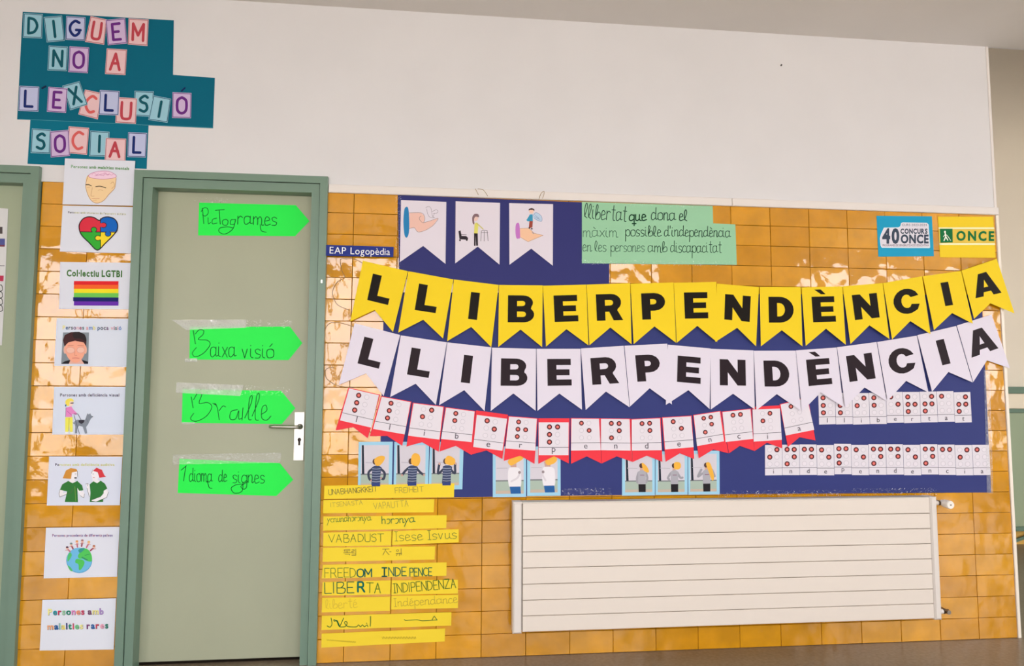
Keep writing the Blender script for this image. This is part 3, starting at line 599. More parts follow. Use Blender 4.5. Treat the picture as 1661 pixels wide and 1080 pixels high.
p.layer('drawing', [z.P([(225, 800), (228, 735), (262, 722), (285, 740), (282, 790), (262, 815), (270, 835), (215, 835)], WS, 1), z.P([(163, 800), (190, 735), (230, 715), (275, 722), (288, 742), (240, 752), (232, 805)], (208, 144, 62), 0), z.E(270, 797, 12, 5, (60, 60, 60)),
  z.P([(140, 885), (133, 930), (138, 955), (235, 915), (250, 885), (205, 915), (165, 925), (172, 890)], WS, 0), z.P([(330, 895), (345, 930), (338, 962), (318, 955), (282, 895), (290, 878), (322, 915)], WS, 0),
  z.P([(140, 895), (160, 850), (210, 822), (245, 842), (285, 822), (325, 860), (335, 900), (300, 905), (285, 880), (290, 1000), (180, 998), (200, 910), (175, 905)], GS, 0), z.S([(265, 870), (272, 990)], (110, 150, 70), 5),
  z.S([(133, 930), (138, 957), (235, 918), (250, 885)], LN, 3), z.S([(345, 930), (338, 964), (310, 945)], LN, 3), z.S([(140, 895), (133, 930)], LN, 3),
  z.P([(410, 800), (402, 760), (415, 728), (455, 730), (468, 780), (455, 810), (490, 835), (420, 838)], WS, 1), z.P([(415, 738), (445, 712), (490, 730), (510, 775), (525, 788), (470, 796), (455, 750)], (212, 62, 70), 0),
  z.P([(360, 850), (375, 845), (385, 860), (395, 945), (385, 955), (365, 880)], WS, 0), z.P([(400, 985), (480, 955), (510, 900), (535, 890), (545, 920), (530, 958), (440, 995), (405, 1000)], WS, 0),
  z.P([(388, 850), (420, 825), (450, 842), (480, 820), (515, 845), (535, 885), (505, 905), (500, 998), (388, 998), (395, 920)], GS, 0), z.P([(400, 985), (480, 955), (505, 925), (530, 958), (440, 995)], WS, 0),
  z.S([(545, 915), (530, 960), (440, 997), (402, 992), (405, 980), (478, 952)], LN, 3), z.S([(355, 848), (375, 845), (372, 865)], LN, 3), z.S([(365, 880), (385, 955)], LN, 3), z.S([(402, 760), (415, 728)], LN, 3), z.S([(418, 795), (428, 795)], (190, 60, 60), 4), z.S([(412, 765), (422, 765)], (60, 60, 60), 3), z.S([(265, 765), (275, 765)], (60, 60, 60), 3), z.S([(285, 740), (288, 785)], LN, 3)])
z = Zm(60, 850, 5.143)
p = poster([(74.6, 855.8), (193.8, 854.3), (189.9, 935.2), (70.7, 937.9)], 'white poster of the globe with small people standing on it', .0026, (222, 224, 234))
p.layer('lettering', printed('Persones procedents de diferents països', z.p((128, 104)), z.p((630, 102)), 4.0, [(130, 60, 120), (110, 70, 150), (90, 60, 130), (160, 70, 110)], 1))
it = [z.E(352, 302, 108, 106, (76, 156, 200), 0, 24), z.E(352, 300, 104, 102, (112, 186, 226), 0, 24), z.P([(345, 255), (390, 205), (430, 215), (455, 260), (455, 310), (410, 305), (385, 290), (350, 285)], (84, 196, 92), 1), z.P([(330, 290), (385, 300), (395, 330), (370, 375), (350, 380), (345, 335), (320, 320)], (84, 196, 92), 1),
  z.P([(255, 270), (275, 235), (290, 262), (258, 312)], (84, 190, 110), 1), z.P([(255, 345), (280, 360), (298, 392), (275, 385)], (84, 190, 110), 1), z.P([(345, 215), (380, 198), (400, 205), (360, 240)], (60, 150, 140), 1), z.S([(375, 275), (400, 290), (420, 298)], (50, 130, 110), 8), z.S([(400, 260), (440, 250)], (50, 150, 90), 4)]
for i, (x, y, c) in enumerate(((252, 205, (90, 60, 80)), (285, 175, (120, 140, 140)), (333, 155, (222, 150, 90)), (378, 148, (160, 110, 110)), (432, 160, (226, 180, 110)), (475, 195, (180, 110, 80)))):
    dx, dy = (x-352)/160, (y-302)/160
    it += [z.S([(x, y), (x-dx*38, y-dy*38)], (150, 60, 80) if i % 2 else (190, 110, 130), 12), z.S([(x-16, y+14), (x+16, y+10)], (200, 130, 130), 4), z.E(x, y-6, 12, 13, (232, 190, 170)), z.E(x, y-13, 11, 8, c)]
p.layer('drawing', it)
p = poster([(68.8, 972.9), (188.3, 970.2), (184.4, 1053.2), (64.3, 1055)], 'white poster with two lines of multicoloured lettering and no picture, lowest on the strip', .0026, (223, 226, 235))
mc = [(238, 232, 150), (40, 150, 160), (200, 60, 90), (150, 200, 160), (40, 140, 110), (220, 130, 190), (236, 150, 120), (210, 70, 100), (120, 80, 110), (236, 226, 140), (170, 140, 200), (170, 160, 200), (240, 170, 120), (36, 96, 160), (150, 206, 190), (236, 220, 120), (60, 70, 130), (40, 140, 110), (220, 90, 110), (120, 200, 140), (238, 232, 150), (130, 70, 120), (36, 96, 160), (196, 60, 80), (236, 170, 190), (50, 130, 110)]
p.layer('lettering', printed('Persones amb', z.p((92, 758)), z.p((556, 752)), 9.6, (70, 60, 80), 2)+printed('malalties rares', z.p((86, 880)), z.p((596, 868)), 9.6, (70, 60, 80), 2)+printed('Persones amb', z.p((91, 757)), z.p((555, 751)), 9.6, mc[:11], 1)+printed('malalties rares', z.p((87, 879)), z.p((595, 867)), 9.6, mc[12:], 1))
# -------- green arrows on the door leaf
GA = (26, 250, 74); INK = (14, 74, 34); DL = -.0485
arrows = [([(323, 328.6), (480, 332.8), (502, 358.6), (478.6, 383), (321.4, 381.7)], 'neon green arrow reading Pictogrames, topmost on the door'),
 ([(308, 530.5), (470.2, 529.6), (490.4, 556.3), (468.1, 583.9), (307.3, 583)], 'neon green arrow reading Baixa visió, under a wide whitish tape'),
 ([(296.3, 631.3), (456.3, 633.9), (479.1, 662), (457.2, 687.6), (294.8, 685.8)], 'neon green arrow reading Braille, just above the door lever'),
 ([(291, 743.9), (453.9, 751), (475.6, 777.9), (448.3, 804.3), (288.3, 799.3)], 'neon green arrow reading Idioma de signes, lowest on the door')]
AS = [Sheet('arrow_sign', p, GA, DL, l, 'arrow sign', 'green arrow signs on the door', mat=paint(GA, .5, .3)) for p, l in arrows]
z5 = Zm(200, 260, 3.6); z6 = Zm(200, 500, 3.375)
big = lambda Z, pts, w=3.6: Z.S(pts, INK, w, 1)
AS[0].layer('lettering', [z5.S([(462, 280), (470, 370)], INK, 4), big(z5, [(455, 300), (470, 278), (492, 282), (495, 310), (478, 325), (462, 318)]), big(z5, [(495, 335), (497, 370), (510, 362)]), big(z5, [(545, 338), (522, 345), (520, 370), (548, 366)]), z5.S([(560, 290), (566, 372)], INK, 4), z5.S([(538, 292), (590, 288)], INK, 4)]
  +[big(z5, [(598, 345), (580, 352), (582, 375), (605, 378), (612, 355), (598, 343)]), big(z5, [(655, 345), (630, 348), (625, 372), (648, 372), (655, 345), (640, 400), (595, 430), (560, 418), (565, 395), (610, 388), (640, 395)])]
  +hand('rames', z5.p((668, 374)), z5.p((895, 380)), 22, INK, 1.1)+[big(z5, [(800, 375), (805, 410), (835, 420)])])
AS[1].layer('lettering', [z6.S([(383, 122), (395, 195)], INK, 4), big(z6, [(395, 140), (415, 118), (440, 122), (435, 145), (410, 170), (460, 175), (475, 200), (440, 245), (395, 265), (378, 245), (400, 215)])]+hand('aixa', z6.p((478, 264)), z6.p((612, 268)), 27, INK, 1.1)+hand('visió', z6.p((650, 270)), z6.p((822, 272)), 24, INK, 1.1))
AS[2].layer('lettering', [z6.S([(372, 485), (382, 545)], INK, 4), big(z6, [(385, 500), (410, 460), (430, 470), (415, 520), (460, 515), (485, 540), (455, 590), (400, 618), (368, 605), (385, 575)]), big(z6, [(490, 520), (510, 530), (500, 520), (515, 545), (525, 610)]), big(z6, [(525, 560), (545, 535), (560, 540)]),
  big(z6, [(625, 555), (590, 565), (585, 605), (615, 605), (632, 560), (632, 605), (650, 600)]), big(z6, [(655, 545), (650, 612)]), big(z6, [(665, 600), (700, 520), (705, 478), (690, 500), (685, 600), (700, 610)]), big(z6, [(705, 590), (742, 500), (742, 465), (728, 490), (722, 600), (740, 612)]), big(z6, [(755, 580), (785, 560), (780, 530), (760, 545), (758, 600), (785, 612), (808, 590)])])
AS[3].layer('lettering', [z6.S([(342, 865), (330, 945)], INK, 4), z6.S([(318, 885), (345, 862)], INK, 4)]+hand('dioma', z6.p((362, 948)), z6.p((485, 950)), 22, INK, 1.0)+hand('de', z6.p((522, 948)), z6.p((565, 950)), 19, INK, 1.0)+hand('signes', z6.p((600, 954)), z6.p((772, 956)), 21, INK, 1.0)+[big(z6, [(655, 950), (650, 1000), (610, 1012), (590, 985), (620, 965), (660, 962)]), big(z6, [(460, 945), (470, 980), (485, 985)])])
def tape(px, d, label, mat=TAPE, nx=10, name='tape_strip'):
    """a crinkled strip of clear tape over quad px"""
    v = []; f = []; r = random.Random(label)
    for j in range(3):
        for i in range(nx+1):
            x, y = bil(px, i/nx, j/2); v.append(at(x, y, d+r.uniform(0, .0012)))
    for j in range(2):
        for i in range(nx): a = j*(nx+1)+i; f.append((a, a+1, a+nx+2, a+nx+1))
    o = mesh(name, v, f, mat, smooth=False); tag(o, label, 'tape', 'clear tape strips'); return o
tape([z5.p(q) for q in ((403, 215), (650, 222), (640, 250), (405, 246))], DL+.001, 'short clear tape over the top left of the Pictogrames arrow')
tape([z6.p(q) for q in ((265, 63), (675, 62), (670, 106), (345, 118))], DL+.001, 'whitish tape strip over the top left of the Baixa visió arrow', TAPEW)
tape([z6.p(q) for q in ((676, 62), (935, 66), (915, 106), (671, 106))], DL+.001, 'clear tape over the top right of the Baixa visió arrow')
tape([z6.p(q) for q in ((292, 405), (660, 420), (640, 480), (288, 462))], DL+.001, 'whitish tape strip over the top left of the Braille arrow', TAPEW)
tape([z6.p(q) for q in ((661, 421), (912, 435), (905, 480), (641, 474))], DL+.001, 'clear tape over the top right of the Braille arrow')
tape([z6.p(q) for q in ((272, 800), (866, 790), (860, 845), (270, 855))], DL+.001, 'long clear tape along the top of the Idioma de signes arrow', tape_mat(.2))
tape([z6.p(q) for q in ((338, 275), (405, 273), (405, 292), (336, 293))], DL+.001, 'small tape piece at the lower left corner of the Baixa visió arrow', TAPEW, 4)
tape([z6.p(q) for q in ((322, 622), (390, 624), (390, 636), (322, 634))], DL+.001, 'small tape piece at the lower left corner of the Braille arrow', TAPEW, 4)
# -------- sign plate beside the door
sg = Sheet('sign_plate', [(529, 397), (638.7, 400.3), (637.9, 416.8), (528.4, 414.6)], (28, 48, 140), .0245, 'small dark blue sign plate with white letters beside the door top', 'sign', thick=.003, mat=paint((24, 42, 128), .5, .25))
sg.layer('lettering', printed('EAP', (534.5, 411), (561, 412), 11, (240, 240, 248))+printed('Logopèdia', (568.5, 412.2), (632.5, 413.8), 11, (240, 240, 248)))
# -------- notice sheet on the left door
nt_ = Sheet('notice_sheet', [(-70, 332), (13.3, 338.5), (8, 470), (3, 560), (-70, 560)], (214, 214, 214), -.033, 'white notice sheet with printed bands at the left door', 'notice')
nt_.layer('print', [G([(-70, 366), (4, 368), (4, 379), (-70, 378)], (80, 72, 72)), G([(-70, 386), (8, 387), (8, 397), (-70, 396)], (84, 90, 150)), G([(-70, 396), (8, 397), (7.6, 400), (-70, 399)], (120, 60, 80)), St([(-70, 430), (7, 431)], (90, 90, 100), 1), G([(-70, 446), (6, 447), (5.5, 456), (-70, 455)], (184, 54, 84)), *[St([(-4, 465+i*11), (2, 462+i*11), (4, 470+i*11), (-2, 473+i*11)], (60, 60, 60), 1.2, 1) for i in range(4)]])
# -------- blue backing papers
BLU = (56, 64, 122)
blue1 = Sheet('backing_paper', BLUE_BIG, BLU, .0012, 'large navy blue backing paper behind the hanging buntings', 'paper', mat=paint((50, 58, 118), .55, .18, grain=6))
blue2 = Sheet('backing_paper', BLUE_TOP, (58, 58, 120), .0018, 'smaller navy blue paper behind the three white picture pennants', 'paper', mat=paint((48, 50, 110), .55, .18, grain=6))
tape([(1596, 600), (1606, 600), (1611, 800), (1601, 800)], .0032, 'clear tape down the right edge of the large blue paper', tape_mat(.12), 24)
tape([(1380, 792), (1520, 791), (1520, 803), (1380, 804)], .0032, 'crinkled tape on the lower edge of the blue paper above the radiator valve', TAPE, 24)
tape([(1165, 796), (1372, 794), (1372, 804), (1165, 806)], .0032, 'crinkled tape on the lower edge of the blue paper above the radiator middle', TAPE, 24)
tape([(912, 792), (992, 791), (992, 803), (912, 804)], .0032, 'crinkled tape on the lower blue edge between two photo groups', TAPE, 14)
tape([(641, 316), (651, 317), (650, 440), (642, 438)], .0032, 'clear tape down the left edge of the smaller blue paper', TAPE, 14)
# -------- white picture pennants
def pennant(q, notch, col, d, label, group, tilt, cat='pennant', name='pennant'):
    TL, TR, BR, BLq = q; yt = min(TL[1], TR[1]); yb = max(BR[1], BLq[1])
    return Sheet(name, [TL, TR, BR, notch, BLq], col, d, label, cat, group, tilt=(yt, yb, tilt))
zp = Zm(640, 310, 5.932); PK = (232, 190, 176); PW_ = (222, 214, 224)
g3 = 'white picture pennants on the smaller blue paper'
a = pennant([(650.5, 324.3), (724, 327.4), (722.6, 428), (648.4, 425.1)], (686.4, 398.8), PW_, .004, 'white pennant with a drawing of a hand holding a small bird', g3, .003)
a.layer('drawing', [zp.P([(140, 208), (255, 208), (285, 235), (290, 280), (275, 305), (345, 285), (420, 262), (370, 330), (300, 375), (240, 393), (215, 385), (190, 352), (140, 360)], PK, 0),
  zp.S([(140, 208), (255, 208), (285, 235), (290, 275), (275, 305), (245, 280), (238, 255), (255, 240)], (130, 100, 100), 3, 1), zp.S([(275, 305), (345, 285), (420, 262), (370, 330), (300, 375), (240, 393), (215, 385), (190, 352), (140, 360)], (130, 100, 100), 3, 1),
  zp.P([(105, 155), (130, 160), (140, 250), (140, 380), (125, 440), (105, 442), (92, 400), (85, 290), (92, 190)], (46, 130, 184), 1), zp.S([(300, 160), (325, 148), (350, 165), (365, 240), (385, 255), (340, 250), (318, 215), (310, 170)], (130, 120, 130), 3, 1), zp.S([(360, 200), (400, 178), (418, 198), (395, 215), (370, 215)], (130, 120, 130), 3, 1), zp.S([(385, 210), (368, 250)], (130, 120, 130), 3)])
a = pennant([(739.1, 326.4), (811.1, 329), (810.3, 429.2), (738.3, 427.2)], (774.9, 399.9), PW_, .004, 'white pennant with a person pushing a walking frame', g3, .003)
KB = (48, 40, 46)
a.layer('drawing', [zp.P([(615, 385), (635, 378), (645, 430), (690, 432), (708, 450), (705, 468), (625, 462)], KB, 0), zp.S([(640, 418), (690, 420)], KB, 5), zp.E(630, 472, 9, 9, KB), zp.E(695, 470, 9, 9, KB),
  zp.E(780, 258, 25, 30, (228, 196, 186)), zp.P([(752, 310), (748, 250), (770, 220), (805, 222), (812, 250), (780, 245), (765, 270), (768, 315)], (132, 104, 110), 1),
  zp.P([(770, 312), (792, 300), (806, 330), (800, 408), (765, 405)], (222, 216, 110), 0), zp.S([(795, 312), (820, 335), (852, 365)], (200, 190, 110), 10), zp.P([(765, 405), (800, 406), (803, 525), (785, 525), (780, 430), (778, 528), (765, 525)], KB, 0),
  zp.S([(830, 480), (835, 385), (850, 375), (890, 378), (900, 478)], (110, 106, 112), 5), zp.S([(862, 480), (862, 385)], (120, 116, 120), 5), zp.S([(832, 400), (898, 400)], (120, 116, 120), 4)])
a = pennant([(825.9, 329.4), (897.1, 331), (896.7, 430.9), (826.3, 429.4)], (861.7, 403.2), PW_, .004, 'white pennant with a child with blue wings standing on an open hand', g3, .003)
a.layer('drawing', [zp.P([(1205, 358), (1290, 355), (1345, 405), (1430, 425), (1360, 455), (1285, 487), (1250, 470), (1205, 440)], (238, 194, 160), 0), zp.S([(1205, 358), (1290, 355), (1345, 405), (1430, 425), (1360, 455), (1285, 487), (1205, 440)], (170, 130, 110), 3),
  zp.P([(1170, 315), (1200, 315), (1208, 440), (1195, 456), (1172, 450), (1163, 380)], (196, 120, 198), 1), zp.P([(1330, 235), (1360, 205), (1410, 240), (1418, 285), (1390, 290), (1340, 265)], (186, 206, 226), 1), zp.S([(1335, 235), (1362, 205), (1412, 240), (1416, 288), (1385, 285), (1345, 260)], (90, 120, 170), 3, 1), zp.S([(1350, 230), (1390, 262)], (90, 120, 170), 3), zp.S([(1345, 245), (1400, 275)], (90, 120, 170), 3),
  zp.P([(1300, 225), (1328, 222), (1330, 290), (1298, 290), (1280, 290), (1268, 278), (1290, 245)], (60, 150, 186), 0), zp.P([(1298, 288), (1330, 288), (1326, 350), (1312, 352), (1308, 352), (1292, 350)], (156, 70, 56), 0), zp.E(1297, 354, 9, 7, (70, 50, 50)), zp.E(1320, 362, 10, 7, (70, 50, 50)),
  zp.E(1317, 192, 22, 24, (240, 200, 180)), zp.P([(1292, 190), (1290, 172), (1318, 162), (1345, 172), (1345, 192), (1330, 180), (1300, 180)], (72, 48, 50), 0), zp.S([(1325, 398), (1338, 408)], (90, 130, 170), 5)])
# -------- mint paper with three handwritten lines
zm = Zm(940, 320, 6.388); MI = (152, 202, 164)
mint = Sheet('text_sheet', [zm.p(q) for q in [(25, 47), (1380, 90), (1385, 270), (1615, 280), (1630, 700), (25, 683)]], MI, .0036, 'mint green stepped paper with three lines of dark handwriting', 'paper')
DK = (44, 74, 62)
L1 = hand('llibertat', zm.p((50, 215)), zm.p((482, 250)), 24, DK, 1.3)+hand('que', zm.p((518, 240)), zm.p((690, 240)), 16, (20, 60, 40), 1.8)+hand('dona', zm.p((745, 236)), zm.p((990, 240)), 20, DK, 1.3)+hand('el', zm.p((1035, 240)), zm.p((1112, 242)), 18, DK, 1.4)
L2 = hand('màxim', zm.p((38, 408)), zm.p((390, 412)), 17, (70, 104, 88), .9)+hand('possible', zm.p((478, 402)), zm.p((845, 404)), 17, DK, 1.1)+hand("d'independència", zm.p((880, 402)), zm.p((1560, 412)), 17, DK, 1.1)
L3 = hand('en les', zm.p((35, 560)), zm.p((275, 562)), 17, (64, 98, 82), .95)+hand('persones', zm.p((325, 562)), zm.p((672, 562)), 16, (70, 104, 88), .9)+hand('amb', zm.p((712, 565)), zm.p((905, 566)), 17, (54, 88, 72), 1.0)+hand('discapacitat', zm.p((945, 568)), zm.p((1470, 572)), 18, (54, 88, 72), 1.0)
mint.layer('lettering', L1+L2+L3)
tape([zm.p(q) for q in ((20, 648), (1640, 660), (1640, 715), (20, 695))], .0046, 'crinkled tape along the lower edge of the mint paper', TAPE, 40)
tape([zm.p(q) for q in ((360, 55), (1385, 75), (1385, 110), (360, 92))], .0046, 'crinkled tape along the upper edge of the mint paper', TAPE, 26)
# -------- two contest posters at the top right
zb = Zm(1400, 340, 12)
cb = Sheet('poster', [(1421.8, 350), (1511.7, 350.8), (1515, 415.4), (1424.8, 416.2)], (34, 158, 198), .0014, 'bright blue poster with a white badge and large dark 40', 'poster')
cb.layer('badge', [zb.P([(405, 350), (690, 345), (725, 320), (740, 260), (770, 248), (1240, 255), (1275, 290), (1305, 735), (1290, 748), (365, 742), (340, 700), (325, 560), (345, 480)], (226, 234, 242), 0), zb.P([(412, 362), (700, 358), (735, 325), (752, 268), (780, 262), (1232, 268), (1262, 300), (1290, 728), (372, 728), (350, 690), (338, 560), (356, 485)], (224, 220, 230), 0)], 'white badge with stepped outline')
SL = (62, 74, 92)
cb.layer('lettering', printed('40', zb.p((372, 646)), zb.p((705, 646)), 22.2, SL, 2)+printed('CONCURS', zb.p((728, 464)), zb.p((1252, 464)), 7.4, SL, 2)+printed('ONCE', zb.p((732, 646)), zb.p((1275, 648)), 12.8, SL, 2)+printed('CURS 2023-2024', zb.p((755, 316)), zb.p((1242, 318)), 3.6, (120, 124, 140))+printed('PROGRAMES DE SENSIBILITZACIÓ EDUCATIVA', zb.p((380, 712)), zb.p((1280, 712)), 3.0, (110, 96, 110)))
zy = Zm(1280, 290, 4.32)
cy_p = Sheet('poster', [(1521.4, 351.3), (1611, 351.3), (1615, 418), (1524.7, 417.3)], (242, 206, 44), .0014, 'yellow poster with a green logo square and green capital letters', 'poster')
cy_p.layer('band', [zy.P([(1046, 340), (1436, 340), (1438, 352), (1047, 352)], (246, 236, 190)), zy.P([(1052, 450), (1442, 450), (1443, 463), (1053, 463)], (246, 236, 190)), zy.P([(1047, 352), (1438, 352), (1442, 450), (1052, 450)], (228, 196, 80))])
LG = (22, 112, 62); LW = (238, 240, 226)
cy_p.layer('logo', [zy.P([(1056, 350), (1145, 350), (1147, 446), (1060, 448)], LG), zy.E(1092, 372, 7, 8, LW), zy.S([(1094, 382), (1098, 405), (1086, 432)], LW, 8), zy.S([(1098, 405), (1112, 430)], LW, 7), zy.S([(1095, 388), (1082, 405)], LW, 5), zy.S([(1096, 388), (1112, 402), (1132, 432)], LW, 4)], 'green square with a white walking figure')
cy_p.layer('lettering', printed('ONCE', zy.p((1172, 430)), zy.p((1437, 432)), 14.2, LG, 2, .2))
# -------- the two big buntings
WORD = 'LLIBERPENDÈNCIA'
Y = [((588.6, 422.8), (661.7, 439.8), (637.5, 538.3), (607.5, 502.7), (568.2, 521.1)), ((662.3, 439.8), (735.4, 453.1), (718.6, 548.9), (686.6, 518.5), (645.9, 539.4)), ((736.2, 453.1), (808.8, 462), (797, 563.2), (764.5, 530.1), (725.3, 553.3)),
 ((809.4, 462), (880.4, 462.9), (879.3, 562.9), (844.4, 534.4), (808.1, 562.8)), ((880.6, 463.4), (951, 461.5), (954.4, 560), (918.9, 533.8), (885.6, 562.2)), ((951.5, 461.5), (1022, 459.3), (1024.4, 558.2), (990, 531.1), (956, 560)),
 ((1022.7, 460.1), (1092.4, 458), (1096.7, 556), (1061.6, 529.3), (1027.8, 558.2)), ((1092.9, 458.5), (1162, 457.2), (1163.3, 555.1), (1131.1, 528.4), (1097.8, 556)), ((1162.8, 459.9), (1231.1, 465.6), (1226.4, 561.7), (1195.8, 531.6), (1160.2, 554.6)),
 ((1232.4, 465.3), (1298.8, 465.6), (1301.7, 561.7), (1268.1, 535.6), (1234.1, 561.7)), ((1300.2, 466.1), (1366.3, 464.3), (1372, 559.1), (1339.8, 533), (1306.8, 561.1)), ((1366.8, 464.3), (1431.6, 459), (1442.8, 549.8), (1410.3, 527.5), (1379.5, 558)),
 ((1432.3, 459), (1495.7, 447.9), (1509.5, 541.8), (1476.6, 520.7), (1447, 550.3)), ((1496.9, 447.9), (1558.9, 439.3), (1578.1, 525), (1544.4, 507.7), (1515, 535.3)), ((1559.6, 438.8), (1616.8, 419.6), (1645.7, 508.3), (1606.4, 491.9), (1580, 517))]
Wq = [((575.3, 524.2), (649, 543.2), (622.3, 642.2), (593.9, 605.4), (549.6, 624.3)), ((650.1, 543.8), (724.9, 555.2), (707, 656.6), (674.3, 622.2), (632.8, 643.9)), ((725.6, 555.2), (797.2, 563.2), (786, 666.5), (753, 632.7), (712.3, 657)),
 ((798.2, 563.8), (869.6, 565.6), (868.9, 666.2), (832.8, 638), (795.9, 666.5)), ((870.4, 565.6), (941.6, 565.6), (944, 664.4), (907.3, 638.2), (871.8, 666.2)), ((942.2, 565.1), (1011.8, 560.7), (1021.1, 660.4), (982.9, 634.9), (950, 664.9)),
 ((1012.9, 560.7), (1082.2, 557.3), (1090, 656), (1053.8, 629.6), (1021.8, 659.3)), ((1083.3, 558.9), (1152.7, 565.1), (1151.1, 663.3), (1116.7, 632.7), (1080, 656.7)), ((1152.4, 565.6), (1222.3, 568.2), (1224.3, 664), (1189.1, 638.5), (1153, 664)),
 ((1222.7, 568.8), (1290.5, 568.6), (1299, 666), (1260, 639.1), (1227, 665.4)), ((1290.9, 568.2), (1357.1, 563.5), (1368, 660), (1331.3, 636.5), (1301, 667)), ((1357.7, 563.1), (1421.9, 554.6), (1438, 650.2), (1402.5, 628.3), (1371, 660)),
 ((1422.9, 554.6), (1487.1, 544.3), (1505.9, 636.2), (1469.8, 617.7), (1439.7, 650.2)), ((1487.9, 543.5), (1550.9, 528.6), (1577.7, 620.1), (1538.4, 603.2), (1511.9, 635.3)), ((1552.1, 527.9), (1608.2, 510), (1638.3, 597.2), (1601, 584.5), (1578.6, 619.6))]
def neigh(word, i):
    if i == 0: return 'at the left end'
    if i == len(word)-1: return 'at the right end'
    return 'between its %s and %s neighbours' % (word[i-1], word[i+1])
for row, col, cn, d0, tl, ink, pos in ((Y, (252, 207, 38), 'yellow', .0125, .0060, (22, 16, 10), 'upper'), (Wq, (224, 217, 230), 'white', .0070, .0050, (40, 28, 34), 'lower')):
    for i, (ch, q) in enumerate(zip(WORD, row)):
        TL, TR, BR, N, B = q
        s = pennant([TL, TR, BR, B], N, col, d0+.0007*(i % 2), '%s paper pennant with a thick black %s, %s' % (cn, ch, neigh(WORD, i)), '%s letter pennants of the %s bunting' % (cn, pos), tl)
        s.layer('letter', block(ch, (TL, TR, BR, B), col=ink, u=.51), rough=.5)
# -------- red braille bunting
BR_ = {'l': '123', 'i': '24', 'b': '12', 'e': '15', 'r': '1235', 'p': '1234', 'n': '1345', 'd': '145', 'c': '14', 'a': '1', 't': '2345'}
def braille(ch, q, big=True):
    it = []; w = math.dist(q[0], q[1]); 
    for k in range(6):
        u, v = (.36, .63)[k//3], (.14, .37, .60)[k % 3]
        if not big: u, v = (.28, .70)[k//3], (.16, .40, .63)[k % 3]
        x, y = bil(q, u, v); r = w*(.088 if big else .155)
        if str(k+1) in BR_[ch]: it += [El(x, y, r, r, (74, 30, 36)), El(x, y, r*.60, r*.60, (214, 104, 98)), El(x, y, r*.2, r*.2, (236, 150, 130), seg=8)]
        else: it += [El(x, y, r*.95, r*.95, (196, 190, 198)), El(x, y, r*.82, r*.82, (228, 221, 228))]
    it.append(St([bil(q, 0.0, .76), bil(q, 1.0, .76)], (70, 60, 72), .7))
    gl = GL[ch, 0]; a0, a1 = bil(q, .5, .94), bil(q, .6, .94); sc = w*(.30 if big else .40)
    if ch == 'p': a0, a1 = bil(q, .5, .90), bil(q, .6, .90)
    dx, dy = (a1[0]-a0[0]), (a1[1]-a0[1]); L = math.hypot(dx, dy); dx /= L; dy /= L
    lt = [([(a0[0]+sc*(dx*(p[0]-gl[2]/2)+dy*p[1]), a0[1]+sc*(dy*(p[0]-gl[2]/2)-dx*p[1])) for p in gl[0]], gl[1], (70, 62, 74))]
    return it, lt
RW = 'lliberpendencia'
RQ = [ # TL, TR (red top), card TL, card TR, card BR, card BL, red BR, notch, red BL
 ((565.2, 628.5), (616.4, 640.1), None, None, (602.1, 693.4), (551.5, 681.6), (596.4, 710.7), (573.2, 692.8), (544.3, 698)),
 ((617.9, 642.2), (667.6, 651.3), None, None, (656.4, 704.4), (605.2, 695.5), (652.4, 723), (628.3, 707), (599.5, 707.5)),
 ((669.5, 652.8), (720.7, 659.1), None, None, (712.7, 712.8), (662.1, 706.5), (711.5, 732.6), (684.8, 717.1), (659.3, 724.1)),
 ((722.4, 660.1), (771.3, 666.5), None, None, (765, 717), (715.4, 711.8), (765.2, 738), (739.2, 723), (713.2, 732.2)),
 ((772.3, 665.4), (824, 672.4), (773.4, 672.8), (822.5, 679.1), (814.9, 730.9), (767.6, 724.8), (814.9, 744.4), (789.3, 730.5), (765.2, 736.9)),
 ((824.4, 674.5), (872.2, 678.2), None, None, (868.1, 730.9), (819.7, 727.3), (866.9, 752.2), (843.8, 738.8), (817.3, 747.5)),
 ((873.3, 678.2), (924, 678.2), (873.8, 684.9), (922.4, 684.9), (922.1, 738.2), (873.9, 738.2), (922.7, 751.6), (898.6, 739.7), (873.3, 752.2)),
 ((925.6, 677.8), (972.9, 678.2), None, None, (974.4, 730), (926.2, 730.7), (975.6, 751.6), (951.8, 740), (926.2, 752.2)),
 ((973.3, 678.2), (1022.7, 678.9), None, None, (1022.9, 730.7), (974.9, 730), (1025.6, 748.9), (1000.4, 740), (976, 751.6)),
 ((1023.3, 679.6), (1071.8, 677.3), None, None, (1073.3, 730), (1024.9, 730.7), (1074.4, 748.9), (1049.3, 738.9), (1026, 749.3)),
 ((1073.3, 676.7), (1122.2, 673.8), None, None, (1125.1, 725.1), (1078.9, 728.9), (1126, 744.4), (1102.7, 735.1), (1079.6, 748.9)),
 ((1124, 672.9), (1168.9, 666.2), None, None, (1174.5, 715.6), (1130.5, 723.4), (1181.6, 735), (1157, 728.9), (1133.5, 743.2)),
 ((1170.4, 667.5), (1218.5, 662.4), None, None, (1221.6, 711.7), (1176.9, 716.8), (1223.6, 731.2), (1200, 723), (1182.3, 735.3)),
 ((1220, 659.8), (1265, 657.3), (1220.6, 664), (1265, 662.5), (1268.2, 713.1), (1222.6, 716.2), (1268.6, 727), (1244, 717.9), (1223.6, 731.6)),
 ((1264.6, 655.5), (1310.3, 643.5), None, None, (1320.9, 697), (1274.4, 706.3), (1322.8, 714.3), (1297, 709), (1277.9, 724.9))]
RED = (236, 60, 72); CARD = (226, 219, 226)
